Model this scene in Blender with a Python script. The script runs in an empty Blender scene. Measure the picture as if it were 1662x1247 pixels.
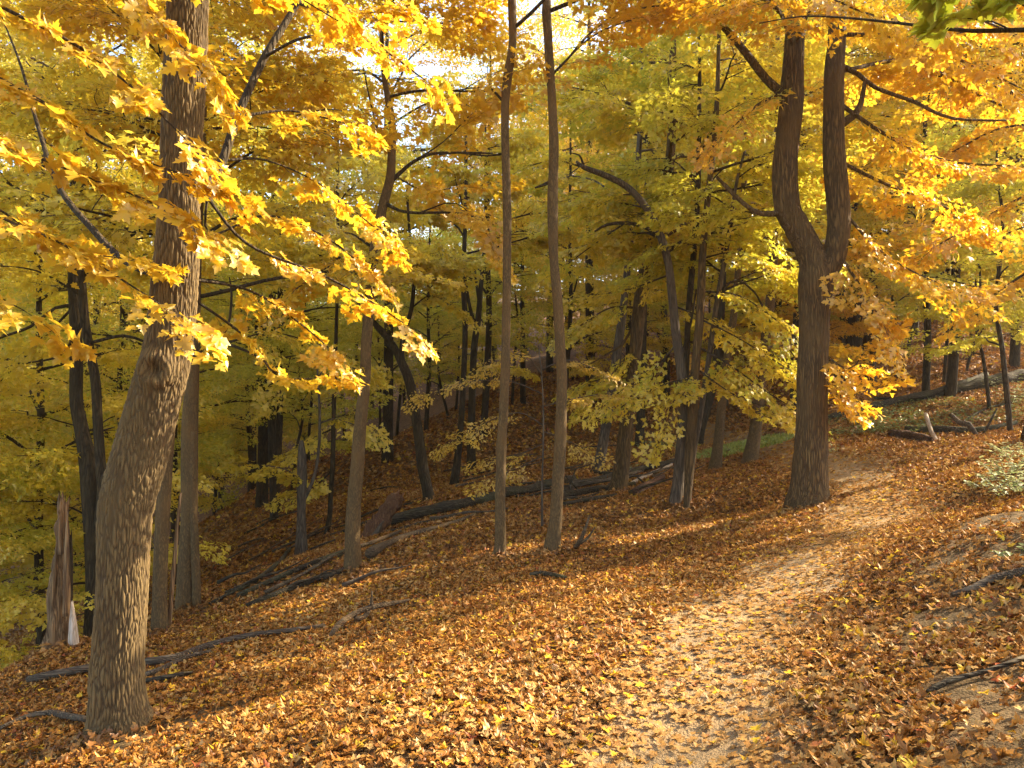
import bpy, math, random
import numpy as np
from mathutils import Vector, noise as mnoise
R = math.radians
random.seed(11); rng = np.random.default_rng(11)
S = bpy.context.scene
COL = S.collection

# ------------------------------------------------------------------ camera, sky, sun, exposure
CAMZ = 1.6; FPX = 1246.5; CU = 831.0; CV = 600.0      # focal length and horizon of the photograph in its pixels
cd = bpy.data.cameras.new('camera'); cam = bpy.data.objects.new('camera', cd); COL.objects.link(cam)
cam.location = (0, 0, CAMZ); cam.rotation_euler = (R(90), 0, 0)
cd.sensor_width = 36; cd.lens = 27; cd.shift_y = -23.5/1662; cd.clip_end = 600; cd.clip_start = 0.05
S.camera = cam
SUN_EL, SUN_AZ = 33.0, 68.0        # azimuth clockwise from +Y (the viewing direction)
world = bpy.data.worlds.new('World'); S.world = world; world.use_nodes = True
wn = world.node_tree.nodes; wl = world.node_tree.links
bg = wn['Background']; sky = wn.new('ShaderNodeTexSky'); sky.sky_type = 'NISHITA'; sky.sun_disc = False
sky.sun_elevation = R(SUN_EL); sky.sun_rotation = R(SUN_AZ)
sky.air_density = .9; sky.dust_density = 1.5; sky.ozone_density = 0.0
wl.new(sky.outputs[0], bg.inputs[0]); bg.inputs[1].default_value = 0.14
sl = bpy.data.lights.new('sun', 'SUN'); sl.energy = 4.0; sl.angle = R(0.6); sl.color = (1, .85, .62)
so = bpy.data.objects.new('sun', sl); COL.objects.link(so)
sd = Vector((math.sin(R(SUN_AZ))*math.cos(R(SUN_EL)), math.cos(R(SUN_AZ))*math.cos(R(SUN_EL)), math.sin(R(SUN_EL))))
so.rotation_euler = sd.to_track_quat('Z', 'Y').to_euler(); so.location = (20, 10, 30)
S.view_settings.view_transform = 'Standard'; S.view_settings.look = 'None'
S.view_settings.exposure = 2.15; S.view_settings.gamma = 1
S.render.engine = 'CYCLES'
cy = S.cycles; cy.max_bounces = 8; cy.diffuse_bounces = 5; cy.transmission_bounces = 5; cy.glossy_bounces = 2
cy.sample_clamp_indirect = 6; cy.use_denoising = True; cy.caustics_reflective = False; cy.caustics_refractive = False

# ------------------------------------------------------------------ measuring helpers
def P(u, v, d):
    return np.array([(u-CU)/FPX*d, d, CAMZ-(v-CV)/FPX*d])

def vnoise(x, y, seed=0):
    xi = np.floor(x).astype(np.int64); yi = np.floor(y).astype(np.int64); xf = x-xi; yf = y-yi
    def h(a, b):
        n = (a*374761393 + b*668265263 + seed*1442695041) & 0xffffffff
        n = ((n ^ (n >> 13))*1274126177) & 0xffffffff
        return ((n ^ (n >> 16)) & 0xffff)/32767.5 - 1
    sx = xf*xf*(3-2*xf); sy = yf*yf*(3-2*yf)
    a = h(xi, yi)*(1-sx)+h(xi+1, yi)*sx; b = h(xi, yi+1)*(1-sx)+h(xi+1, yi+1)*sx
    return a*(1-sy)+b*sy
def fbm(x, y, o=4, seed=0):
    s = 0; a = 1
    for i in range(o): s = s + a*vnoise(x*2**i+17*i, y*2**i-9*i, seed+i); a *= .5
    return s

# ------------------------------------------------------------------ terrain: a smooth sheet through measured ground points
BASES = {  # tree feet: pixel column, pixel row, distance
 'T1': (194,1190,4.8), 'T2': (1314,820,10), 'A': (808,906,9), 'B': (896,901,9), 'C': (572,932,9.5),
 'D': (305,990,9.5), 'E': (260,1030,8.5), 'F': (95,1055,8), 'PP': (152,1042,11), 'RR': (489,903,14),
 'SS': (531,868,16), 'U': (696,815,16), 'V1': (737,788,21), 'V2': (765,762,23), 'H': (971,765,18), 'G': (1000,800,14),
 'I1': (1097,818,12), 'I2': (1114,832,11.8), 'J': (1161,765,16), 'K': (1218,757,16), 'X': (1037,725,22),
 'Y': (1136,732,22), 'L': (1393,632,26), 'M': (1690,712,11.5)}
ctl = [P(*b) for b in BASES.values()]
ctl += [P(*c) for c in [(1170,1247,3.08),(1230,1000,5),(1330,900,6.6),(1420,850,8),(1400,800,10),(1385,765,12.2),(1290,735,15.5),(1240,725,18),
  (1662,1000,3.8),(1662,1247,2.3),(1662,860,5.1),(1662,770,8),(1500,1080,3.5),(1560,830,8),(1500,770,11),(1500,716,16),(1420,720,15),(1640,700,16),(1500,622,25),(1640,570,30),
  (1500,530,38),(600,1247,3.0),(200,1247,3.9),(20,1110,7),(600,1060,6),(900,1000,5.3),(900,1130,3.8),(400,950,10),(430,850,20),(333,905,20),
  (740,700,28),(860,690,28),(940,640,34),(1100,640,32),(1250,640,28),(1250,690,21),(650,745,26),(560,800,24),(900,770,18),(420,800,30)]]
ctl += [np.array(c, float) for c in [(0,0,0),(.7,1.5,0),(-15,8,-6.5),(-20,20,-9),(-10,14,-5),(-7.5,10,-3.4),(-7,6,-2.6),(-30,40,-12),(-12,32,-5.5),(-60,70,-4),(0,110,10),(-25,100,2),(5,45,2.5),
  (0,60,3.5),(30,40,7),(45,20,8),(20,10,2.6),(15,5,2.6),(8,3,1.9),(5,-1,1.5),(0,-10,-.2),(-10,-5,-4),(10,-12,1.6),(60,100,18),(-90,20,-8),(90,60,16),(-40,-30,-10),(50,-30,10),(2.2,-4,.2),(-3,0,-.6),(-4,3,-.95),(20,60,7)]]
ctl = np.array(ctl)
def tpsk(r2): return np.where(r2 > 1e-9, .5*r2*np.log(r2+1e-12), 0)
n = len(ctl); X = ctl[:, :2]/10
K = tpsk(((X[:, None]-X[None])**2).sum(-1)) + np.eye(n)*.0004
Pm = np.hstack([np.ones((n, 1)), X]); Am = np.zeros((n+3, n+3)); Am[:n, :n] = K; Am[:n, n:] = Pm; Am[n:, :n] = Pm.T
W = np.linalg.solve(Am, np.r_[ctl[:, 2], 0, 0, 0])
def pathx(y):      # centre line of the trail
    return np.interp(y, [-5, 0, 3.1, 5, 6.6, 8, 10, 12.2, 15.5, 18, 24, 40], [.1, .25, .72, 1.5, 2.65, 3.7, 4.6, 5.35, 5.65, 5.9, 6.0, 6.0])
def pathd(x, y):   # lateral distance in half widths
    return (x-pathx(y))/np.interp(y, [0, 4, 8, 16], [.55, .55, .7, .7])
def H(x, y):
    x = np.asarray(x, float); y = np.asarray(y, float); sh = x.shape; q = np.stack([x.ravel(), y.ravel()], 1)/10
    z = np.empty(len(q))
    for i in range(0, len(q), 40000):
        b = q[i:i+40000]; z[i:i+40000] = tpsk(((b[:, None]-X[None])**2).sum(-1))@W[:n] + W[n]+b@W[n+1:]
    z = z.reshape(sh)
    far = np.clip((np.hypot(x, y)-12)/30, 0, 1)
    off = np.clip(np.abs(pathd(x, y))-.8, 0, 1)
    z = z + fbm(x*1.3, y*1.3, 4, 5)*.018*(.3+.7*off) + far*fbm(x*.15, y*.15, 3, 9)*.35
    bank = np.clip(pathd(x, y)-1.0, 0, 2)/2*np.clip(1-y/14, 0, 1)
    z = z + bank*fbm(x*2.2, y*2.2, 4, 31)*.06
    return z
def h1(x, y): return float(H(np.array([x]), np.array([y]))[0])
def G(u, v, dmin=2.0, dmax=60):
    d = np.geomspace(dmin, dmax, 600); x = (u-CU)/FPX*d; z = CAMZ-(v-CV)/FPX*d
    hit = np.where(z <= H(x, d))[0]
    k = hit[0] if len(hit) else len(d)-1
    return np.array([x[k], d[k], h1(x[k], d[k])])

# ------------------------------------------------------------------ mesh helpers
def mesh(name, V, F, cols=None, smooth=True, mat=None, parent=None, loc=None):
    me = bpy.data.meshes.new(name); V = np.asarray(V, np.float32)
    if loc is not None: V = V - np.asarray(loc, np.float32)
    me.vertices.add(len(V)); me.vertices.foreach_set('co', V.ravel())
    F = [f for f in (F if isinstance(F, list) else [F]) if len(f)]
    tot = sum(f.size for f in F); npoly = sum(len(f) for f in F)
    me.loops.add(tot); me.polygons.add(npoly)
    me.loops.foreach_set('vertex_index', np.concatenate([f.ravel() for f in F]).astype(np.int32))
    sizes = np.concatenate([np.full(len(f), f.shape[1]) for f in F])
    me.polygons.foreach_set('loop_start', np.r_[0, np.cumsum(sizes)[:-1]].astype(np.int32))
    me.polygons.foreach_set('use_smooth', np.full(npoly, smooth))
    if cols is not None:
        a = me.color_attributes.new('col', 'FLOAT_COLOR', 'POINT')
        a.data.foreach_set('color', np.hstack([cols, np.ones((len(cols), 1))]).astype(np.float32).ravel())
    me.update(calc_edges=True); me.validate()
    if mat: me.materials.append(mat)
    o = bpy.data.objects.new(name, me); COL.objects.link(o)
    if parent: o.parent = parent
    elif loc is not None: o.location = loc
    return o
def empty(name, loc):
    o = bpy.data.objects.new(name, None); o.location = loc; o.empty_display_size = .2; COL.objects.link(o); return o
def tag(o, label=None, cat=None, group=None, kind=None):
    if label: o['label'] = label
    if cat: o['category'] = cat
    if group: o['group'] = group
    if kind: o['kind'] = kind
    return o
def unit(v): return v/(np.linalg.norm(v, axis=-1, keepdims=True)+1e-12)
def spline(pts, step):
    """Catmull-Rom through rows (x,y,z,r)."""
    p = np.asarray(pts, float); p = np.vstack([2*p[0]-p[1], p, 2*p[-1]-p[-2]]); out = []
    for i in range(1, len(p)-2):
        L = np.linalg.norm(p[i+1, :3]-p[i, :3]); m = max(2, int(L/step)); t = np.linspace(0, 1, m, endpoint=False)[:, None]
        a, b, c, d = p[i-1:i+3]
        out.append(.5*((2*b)+(c-a)*t+(2*a-5*b+4*c-d)*t**2+(3*b-a-3*c+d)*t**3))
    out.append(p[-2][None]); o = np.vstack(out); o[:, 3] = np.maximum(o[:, 3], .001); return o
class MB:
    def __init__(s): s.V = []; s.F = []; s.n = 0
    def add(s, V, F): s.V.append(V); s.F.append(F+s.n); s.n += len(V)
    def arr(s): return np.vstack(s.V), s.F
def tube(path, sides, flare=0, disp=None, seed=0, jag=0):
    """closed tube round a (x,y,z,r) path; flare = lobed root swelling over the first metre"""
    c = path[:, :3]; r = path[:, 3]; m = len(c)
    t = unit(np.gradient(c, axis=0)); ref = np.array([0, 1., 0]) if abs(t[0, 1]) < .8 else np.array([1., 0, 0])
    N = np.empty_like(c); a = unit(np.cross(t[0], ref))
    for i in range(m):
        a = unit(a-t[i]*(a@t[i])); N[i] = a
    B = np.cross(t, N); th = np.linspace(0, 2*np.pi, sides, endpoint=False)
    s = np.r_[0, np.cumsum(np.linalg.norm(np.diff(c, axis=0), axis=1))]
    rad = r[:, None]*np.ones((1, sides))
    if flare:
        ph = seed*1.7; k = np.exp(-s/(.55*flare+.05))[:, None]
        lob = 1+.25*np.cos(3*th+ph)+.22*np.cos(5*th+2*ph)+.12*np.cos(2*th+ph*.5)
        rad = rad*(1+k*.55*lob*flare)
    V = c[:, None]+rad[..., None]*(np.cos(th)[None, :, None]*N[:, None]+np.sin(th)[None, :, None]*B[:, None])
    D = np.ones((m, sides))
    if disp:
        n_ = unit(V-c[:, None]); dd = np.empty((m, sides))
        for i in range(m):
            for j in range(sides): dd[i, j], D[i, j] = disp(V[i, j], s[i])
        V = V+n_*dd[..., None]
    if jag:
        rr = random.Random(seed); V[-1] += t[-1]*np.array([rr.uniform(-.2, 1)*jag for _ in th])[:, None]
        V[-2] += t[-1]*np.array([rr.uniform(-.3, .3)*jag for _ in th])[:, None]
    V = V.reshape(-1, 3); i = np.arange(m-1)[:, None]*sides; j = np.arange(sides)[None]; j2 = (j+1) % sides
    F = np.stack([i+j, i+j2, i+sides+j2, i+sides+j], -1).reshape(-1, 4)
    V = np.vstack([V, c[-1:]-(t[-1:]*jag*.15 if jag else 0), c[:1]]); k = (m-1)*sides; q = len(V)-2
    jj = np.arange(sides); T = np.stack([k+jj, k+(jj+1) % sides, np.full(sides, q)], -1); T = np.vstack([T, np.stack([(jj+1) % sides, jj, np.full(sides, q+1)], -1)])
    return V, F, T, np.r_[D.ravel(), .5, .5]
class Wood:
    def __init__(s): s.V = []; s.Q = []; s.T = []; s.n = 0; s.D = []
    def add(s, path, sides, **k):
        V, F, T, D = tube(path, sides, **k); s.D.append(D); s.rg = bool(k.get('disp')); s.V.append(V); s.Q.append(F+s.n); s.T.append(T+s.n); s.n += len(V)
    def addm(s, V, Q): s.V.append(V); s.Q.append(Q+s.n); s.n += len(V)
    def build(s, name, mat, parent=None, loc=None):
        if not s.n: return None
        F = [np.vstack(s.Q)]
        if s.T: F.append(np.vstack(s.T))
        c = np.repeat(np.concatenate(s.D)[:, None], 3, 1) if s.D and s.rg else None
        return mesh(name, np.vstack(s.V), F, c, mat=mat, parent=parent, loc=loc)

# ------------------------------------------------------------------ leaves
def mirror(h): return np.array(h+[(-x, y) for x, y in h[::-1][1:] if x != 0])
L0 = mirror([(0,.03),(.15,-.07),(.37,-.06),(.29,.08),(.44,.13),(.62,.30),(.47,.35),(.42,.47),(.21,.40),(.26,.57),(.35,.66),(.17,.72),(0,1.0)])
L1 = mirror([(0,.02),(.36,-.05),(.28,.12),(.60,.33),(.20,.42),(.27,.66),(0,1.0)])
L2 = mirror([(0,0),(.5,.3),(.2,.45),(0,1.0)])
LB = mirror([(0,0),(.22,.25),(.25,.5),(.13,.8),(0,1.0)])
def fan(o):
    V = np.vstack([[0, .3], o]); k = len(o); i = np.arange(k)
    return V, np.stack([np.zeros(k, int), 1+i, 1+(i+1) % k], -1)
TPL = {0: fan(L0), 1: fan(L1), 2: (L2, np.array([[0, 1, 2, 3], [0, 3, 4, 5]])), 3: fan(LB)}
def leaves(pos, d, nr, size, col, lod, curl=.25, rs=None):
    rs = rs or np.random.default_rng(5); T, F = TPL[lod]; N = len(pos); k = len(T)
    d = unit(d); sd_ = unit(np.cross(d, nr)); nr = np.cross(sd_, d)
    x = T[:, 0][None]*rs.uniform(.8, 1.1, (N, 1)); y = T[:, 1][None]*np.ones((N, 1))
    c1 = rs.normal(0, curl, (N, 1)); c2 = rs.normal(-curl*.5, curl, (N, 1)); fo = rs.uniform(0, curl*1.3, (N, 1)); tw = rs.normal(0, curl, (N, 1))
    z = c1*x*x*2+c2*(y-.2)**2+fo*np.abs(x)+tw*x*y
    if lod == 0 or curl > .4: z = z+rs.normal(0, .015+.03*curl if curl < .4 else .05, (N, k))
    s = size[:, None, None]
    V = pos[:, None]+s*(x[..., None]*sd_[:, None]+y[..., None]*d[:, None]+z[..., None]*nr[:, None])
    FF = (F[None]+(np.arange(N)*k)[:, None, None]).reshape(-1, F.shape[1])
    return V.reshape(-1, 3), FF, np.repeat(col, k, axis=0)
def ramp(pal, t):
    pal = np.array(pal); w = np.clip(t, 0, .9999)*(len(pal)-1); i = w.astype(int); f = (w-i)[:, None]
    return pal[i]*(1-f)+pal[i+1]*f
# leaf-spray prototypes: a flat fan of twigs with paired leaves, unit length, along +x, up = +z
def make_spray(seed, nodes, pet, skip=.1, side=.85):
    r = random.Random(seed); lp, ld, ln = [], [], []; tw = Wood()
    def axis(o, a, L, n_, rad, main):
        pts = [(*o, rad)]; p = np.array(o, float); ang = a; rs_ = []
        for k in range(n_):
            ang += r.uniform(-.12, .12); st = L/n_
            p = p+np.array([math.cos(ang)*st, math.sin(ang)*st, -(.10 if main else .16)*st*(k/n_*2+.2)+r.uniform(-.04, .05)*st])
            pts.append((*p, rad*(1-.75*(k+1)/n_))); rs_.append((p.copy(), ang, k))
        tw.add(np.array(pts), 3); return rs_
    def leaf(p, a):
        for sg in (1, -1):
            if r.random() < skip: continue
            b = a+sg*r.uniform(.5, 1.2); el = r.uniform(-.5, .1)
            d = np.array([math.cos(b)*math.cos(el), math.sin(b)*math.cos(el), math.sin(el)])
            nn = np.array([math.cos(b)*.35, math.sin(b)*.35, 1])+np.array([r.gauss(0, .24), r.gauss(0, .24), 0])
            lp.append(p+d*pet*r.uniform(.5, 1.2)+np.array([0, 0, r.uniform(-.07, .05)])); ld.append(d+np.array([0, 0, r.uniform(-.3, .1)])); ln.append(nn)
    for p, a, k in axis((0, 0, 0), 0, 1, nodes, .006, True):
        leaf(p, a)
        for sg in (1, -1):
            if k < nodes-1 and r.random() < side:
                L = (1-k/nodes)*r.uniform(.35, .6)+.1
                for q, b, _ in axis(p, a+sg*r.uniform(.6, 1.0), L, max(2, int(L*nodes*.9)), .003, False): leaf(q, b)
    lp.append(np.array(p)); ld.append(np.array([1, 0, -.2])); ln.append(np.array([0, 0, 1.]))
    V = np.vstack(tw.V); Q = np.vstack(tw.Q)
    return np.array(lp), np.array(ld), np.array(ln), V, Q
SPR = {'near': [make_spray(s, 6, .09, .3, .6) for s in range(6)], 'mid': [make_spray(40+s, 7, .05) for s in range(5)], 'far': [make_spray(80+s, 5, .07, .05, .9) for s in range(5)]}
class Crown:
    """collects leaf sprays; builds them as one crown mesh"""
    def __init__(s, kind='mid', lod=1, size=.11, pal=None, seed=1, twigs=True, hue=.0, curl=.3):
        s.kind, s.lod, s.size, s.pal, s.tw, s.curl = kind, lod, size, pal, twigs, curl
        s.r = np.random.default_rng(seed); s.items = []
    def spray(s, base, dirv, L):
        s.items.append((base, dirv, L))
    def build(s, name, mat, twmat, parent, loc):
        if not s.items: return
        base = np.array([i[0] for i in s.items]); d = unit(np.array([i[1] for i in s.items])); L = np.array([i[2] for i in s.items])
        up = unit(np.array([0, 0, 1.])+s.r.normal(0, {'near': .22, 'mid': .38, 'far': .6}[s.kind], d.shape)); sd_ = unit(np.cross(up, d)); up = np.cross(d, sd_)
        M = np.stack([d, sd_, up], -1)    # columns
        which = s.r.integers(0, len(SPR[s.kind]), len(base)); Vs, Fs, Cs = [], [], []; nn = 0; W_ = Wood()
        for k, (lp, ld, ln, TV, TQ) in enumerate(SPR[s.kind]):
            ix = np.where(which == k)[0]
            if not len(ix): continue
            Mi = M[ix]; pos = base[ix][:, None]+L[ix][:, None, None]*np.einsum('nij,kj->nki', Mi, lp)
            dd = np.einsum('nij,kj->nki', Mi, ld); nr = np.einsum('nij,kj->nki', Mi, ln)
            cnt = len(ix)*len(lp); pos = pos.reshape(-1, 3); dd = dd.reshape(-1, 3)+s.r.normal(0, .12, (cnt, 3)); nr = nr.reshape(-1, 3)+s.r.normal(0, .15, (cnt, 3))
            tone = np.repeat(s.r.uniform(0, 1, len(ix)), len(lp))*.6+s.r.uniform(0, 1, cnt)*.4
            col = ramp(s.pal, tone)*s.r.uniform(.82, 1.1, (cnt, 1)); sz = s.size*s.r.uniform(.6, 1.2, cnt)
            V, F, C = leaves(pos, dd, nr, sz, col, s.lod, s.curl, s.r); Vs.append(V); Fs.append(F+nn); Cs.append(C); nn += len(V)
            if s.tw:
                TT = base[ix][:, None]+L[ix][:, None, None]*np.einsum('nij,kj->nki', Mi, TV)
                QQ = (TQ[None]+(np.arange(len(ix))*len(TV))[:, None, None]).reshape(-1, 4); W_.addm(TT.reshape(-1, 3), QQ)
        o = mesh(name, np.vstack(Vs), np.vstack(Fs), np.vstack(Cs), smooth=(s.lod < 2), mat=mat, parent=parent, loc=loc)
        if s.tw: tag(W_.build('twigs', twmat, parent, loc), kind='stuff')
        return o
def rotz(v, a): c, s_ = math.cos(a), math.sin(a); return np.array([v[0]*c-v[1]*s_, v[0]*s_+v[1]*c, v[2]])
def along(cr, path, t0, t1, gap, L, rnd, ang=(.3, 1.1), droop=-.18):
    """sprays leaving both sides of a bough"""
    c = path[:, :3]; s = np.r_[0, np.cumsum(np.linalg.norm(np.diff(c, axis=0), axis=1))]; tot = s[-1]; q = t0*tot; sg = 1
    while q <= t1*tot:
        p = np.array([np.interp(q, s, c[:, i]) for i in range(3)]); k = min(len(c)-2, int(np.searchsorted(s, q))); d = unit(c[min(k+1, len(c)-1)]-c[max(k-1, 0)])
        dd = rotz(d, sg*rnd.uniform(*ang)); dd[2] = d[2]*.6+droop+rnd.uniform(-.15, .15)
        cr.spray(p, dd, L*rnd.uniform(.7, 1.2)); sg = -sg; q += gap*rnd.uniform(.6, 1.4)
    d = unit(c[-1]-c[-3 if len(c) > 2 else -2]); cr.spray(c[-1], d+np.array([0, 0, -.1]), L)
def grow(trunk, z0, z1, nb, Lm, wood, cr, rnd, elev=(.25, .8), sub=4, sl_=.9, gap=.45, az=None, azw=math.pi, prof=None, rk=.3, subd=True, keep=None):
    """random limbs, secondary branches and sprays on a trunk path"""
    zz = trunk[:, 2]
    for i in range(nb):
        f = (i+rnd.random())/nb; z = z0+(z1-z0)*f; k = int(np.argmin(abs(zz-z))); p = trunk[k, :3]; r0 = max(.008, min(trunk[k, 3]*.5, Lm*.018))
        a = (i*2.399+rnd.uniform(-.4, .4)) if az is None else az+rnd.uniform(-azw, azw)
        if keep and not keep(a): continue
        L = Lm*(prof(f) if prof else (1-.65*f))*rnd.uniform(.75, 1.15); el = rnd.uniform(*elev); pts = [(*p, r0)]; q = np.array(p); m = 6
        for j in range(m):
            a += rnd.uniform(-.2, .2); e = el*(1-j/m*1.1)+rnd.uniform(-.12, .12)
            q = q+np.array([math.cos(a)*math.cos(e), math.sin(a)*math.cos(e), math.sin(e)])*L/m; pts.append((*q, r0*(1-.8*(j+1)/m)+.002))
        path = spline(pts, .25); wood.add(path, 5)
        along(cr, path, .5, 1, gap, sl_, rnd)
        for j in range(sub):
            t = rnd.uniform(.25, .9); kk = int(t*(len(path)-1)); b = path[kk, :3]; aa = a+(1 if j % 2 else -1)*rnd.uniform(.5, 1.1); l2 = L*rnd.uniform(.25, .5); pp = [(*b, path[kk, 3]*.6)]
            qq = np.array(b)
            for jj in range(3):
                aa += rnd.uniform(-.25, .25); e = rnd.uniform(-.05, .35); qq = qq+np.array([math.cos(aa)*math.cos(e), math.sin(aa)*math.cos(e), math.sin(e)])*l2/3; pp.append((*qq, path[kk, 3]*.6*(1-.28*(jj+1))+.001))
            p2 = spline(pp, .3)
            if subd: wood.add(p2, 4)
            along(cr, p2, .2, 1, gap, sl_*.9, rnd)

# ------------------------------------------------------------------ materials
def newmat(name):
    m = bpy.data.materials.new(name); m.use_nodes = True; nt = m.node_tree; nt.nodes.clear(); return m, nt.nodes, nt.links
def leafmat(name, trans=.58, gloss=.06, boost=1.0):
    m, N, L = newmat(name); a = N.new('ShaderNodeAttribute'); a.attribute_name = 'col'
    di = N.new('ShaderNodeBsdfDiffuse'); tr = N.new('ShaderNodeBsdfTranslucent'); gl = N.new('ShaderNodeBsdfGlossy'); gl.inputs['Roughness'].default_value = .42
    mx = N.new('ShaderNodeMixShader'); mx.inputs[0].default_value = trans; m2 = N.new('ShaderNodeMixShader'); m2.inputs[0].default_value = gloss; o = N.new('ShaderNodeOutputMaterial')
    L.new(a.outputs['Color'], di.inputs[0]); g = N.new('ShaderNodeGamma'); g.inputs[1].default_value = boost; L.new(a.outputs['Color'], g.inputs[0]); L.new(g.outputs[0], tr.inputs[0])
    L.new(di.outputs[0], mx.inputs[1]); L.new(tr.outputs[0], mx.inputs[2]); L.new(mx.outputs[0], m2.inputs[1]); L.new(gl.outputs[0], m2.inputs[2]); L.new(m2.outputs[0], o.inputs[0]); return m
M_leaf = leafmat('autumn_leaf'); M_litter = leafmat('fallen_leaf', .15, .025); M_green = leafmat('green_leaf', .4, .08)
def barkmat(name, ridge, crack, scale=26, zs=.22, depth=.02, moss=None, attr=False, lying=False):
    m, N, L = newmat(name); tc = N.new('ShaderNodeTexCoord'); mp = N.new('ShaderNodeMapping'); mp.inputs['Scale'].default_value = (zs, 1, 1) if lying else (1, 1, zs); L.new(tc.outputs['Object'], mp.inputs[0])
    nz = N.new('ShaderNodeTexNoise'); nz.inputs['Scale'].default_value = scale*.45; nz.inputs['Detail'].default_value = 3; L.new(mp.outputs[0], nz.inputs[0])
    mm = N.new('ShaderNodeMixRGB'); mm.blend_type = 'LINEAR_LIGHT'; mm.inputs[0].default_value = .07; L.new(mp.outputs[0], mm.inputs[1]); L.new(nz.outputs['Color'], mm.inputs[2])
    vo = N.new('ShaderNodeTexVoronoi'); vo.feature = 'DISTANCE_TO_EDGE'; vo.inputs['Scale'].default_value = scale; L.new(mm.outputs[0], vo.inputs[0])
    cr = N.new('ShaderNodeValToRGB'); cr.color_ramp.elements[0].position = .0; cr.color_ramp.elements[1].position = .28; L.new(vo.outputs['Distance'], cr.inputs[0])
    if attr:
        at = N.new('ShaderNodeAttribute'); at.attribute_name = 'col'; s0 = N.new('ShaderNodeSeparateColor'); L.new(at.outputs['Color'], s0.inputs[0]); L.new(s0.outputs[0], cr.inputs[0]); cr.color_ramp.elements[1].position = .5
    fn = N.new('ShaderNodeTexNoise'); fn.inputs['Scale'].default_value = scale*3; fn.inputs['Detail'].default_value = 6; L.new(mp.outputs[0], fn.inputs[0])
    bn = N.new('ShaderNodeTexNoise'); bn.inputs['Scale'].default_value = 1.6; bn.inputs['Detail'].default_value = 4; L.new(tc.outputs['Object'], bn.inputs[0])
    c1 = N.new('ShaderNodeMixRGB'); c1.inputs[1].default_value = (*crack, 1); c1.inputs[2].default_value = (*ridge, 1); L.new(cr.outputs[0], c1.inputs[0])
    c2 = N.new('ShaderNodeMixRGB'); c2.blend_type = 'MULTIPLY'; c2.inputs[0].default_value = .6; L.new(c1.outputs[0], c2.inputs[1]); L.new(fn.outputs['Fac'], c2.inputs[2])
    c2b = N.new('ShaderNodeMixRGB'); c2b.blend_type = 'MULTIPLY'; c2b.inputs[0].default_value = 1; c2b.inputs[2].default_value = (1.5, 1.5, 1.5, 1); L.new(c2.outputs[0], c2b.inputs[1])
    c3 = N.new('ShaderNodeMixRGB'); rr = N.new('ShaderNodeValToRGB'); rr.color_ramp.elements[0].position = .48; rr.color_ramp.elements[1].position = .68; L.new(bn.outputs['Fac'], rr.inputs[0])
    L.new(rr.outputs[0], c3.inputs[0]); L.new(c2b.outputs[0], c3.inputs[1]); c3.inputs[2].default_value = (*(moss or [c*.8 for c in ridge]), 1)
    ad = N.new('ShaderNodeMath'); ad.operation = 'MULTIPLY_ADD'; ad.inputs[1].default_value = .35; L.new(fn.outputs['Fac'], ad.inputs[0]); L.new(cr.outputs[0], ad.inputs[2])
    bp = N.new('ShaderNodeBump'); bp.inputs['Strength'].default_value = 1; bp.inputs['Distance'].default_value = depth; L.new(ad.outputs[0], bp.inputs['Height'])
    b = N.new('ShaderNodeBsdfPrincipled'); b.inputs['Roughness'].default_value = .88; b.inputs['Specular IOR Level'].default_value = .25
    L.new(c3.outputs[0], b.inputs['Base Color']); L.new(bp.outputs[0], b.inputs['Normal']); o = N.new('ShaderNodeOutputMaterial'); L.new(b.outputs[0], o.inputs[0]); return m
BK_big = barkmat('grey_brown_ridged_bark', (.16, .107, .043), (.055, .034, .015), 30, .26, .004, None, True)
BK_plain = barkmat('grey_brown_bark', (0.209, 0.137, 0.072), (0.072, 0.043, 0.022), 30, .2, .01)
BK_maple = barkmat('furrowed_maple_bark', (.19, .118, .043), (.065, .04, .017), 30, .10, .022)
BK_rust = barkmat('rusty_brown_smooth_bark', (.15, .094, .035), (.08, .05, .02), 34, .3, .004, (.16, .09, .03))
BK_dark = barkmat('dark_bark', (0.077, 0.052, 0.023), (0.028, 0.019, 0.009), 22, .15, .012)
BK_grey = barkmat('grey_bark', (0.156, 0.120, 0.078), (0.060, 0.042, 0.027), 24, .12, .012)
BK_dead = barkmat('weathered_dead_wood', (.30, .185, .085), (.10, .055, .025), 30, .05, .008, (.28, .15, .06))
BK_pale = barkmat('bleached_and_sunlit_wood', (.62, .52, .40), (.35, .25, .16), 40, .04, .004, (.55, .42, .30))  # pale poles; on the snag's splinter it stands in for sunlight
BK_rot = barkmat('reddish_rotten_wood', (.21, .105, .045), (.08, .035, .02), 26, .1, .015)
BL_dark = barkmat('dark_log_bark', (.095, .07, .036), (.03, .021, .012), 26, .15, .012, (.09, .085, .035), lying=True)
BL_grey = barkmat('grey_log_bark', (.17, .125, .075), (.06, .04, .025), 34, .1, .01, lying=True)
BL_dead = barkmat('weathered_log_wood', (.19, .13, .065), (.06, .038, .02), 34, .05, .008, (.24, .15, .07), lying=True)
BL_rot = barkmat('brown_rotten_log', (.17, .085, .04), (.06, .03, .018), 26, .1, .015, lying=True)
BK_twig = barkmat('twig_bark', (.12, .08, .05), (.07, .05, .03), 40, .3, .001)
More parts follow.
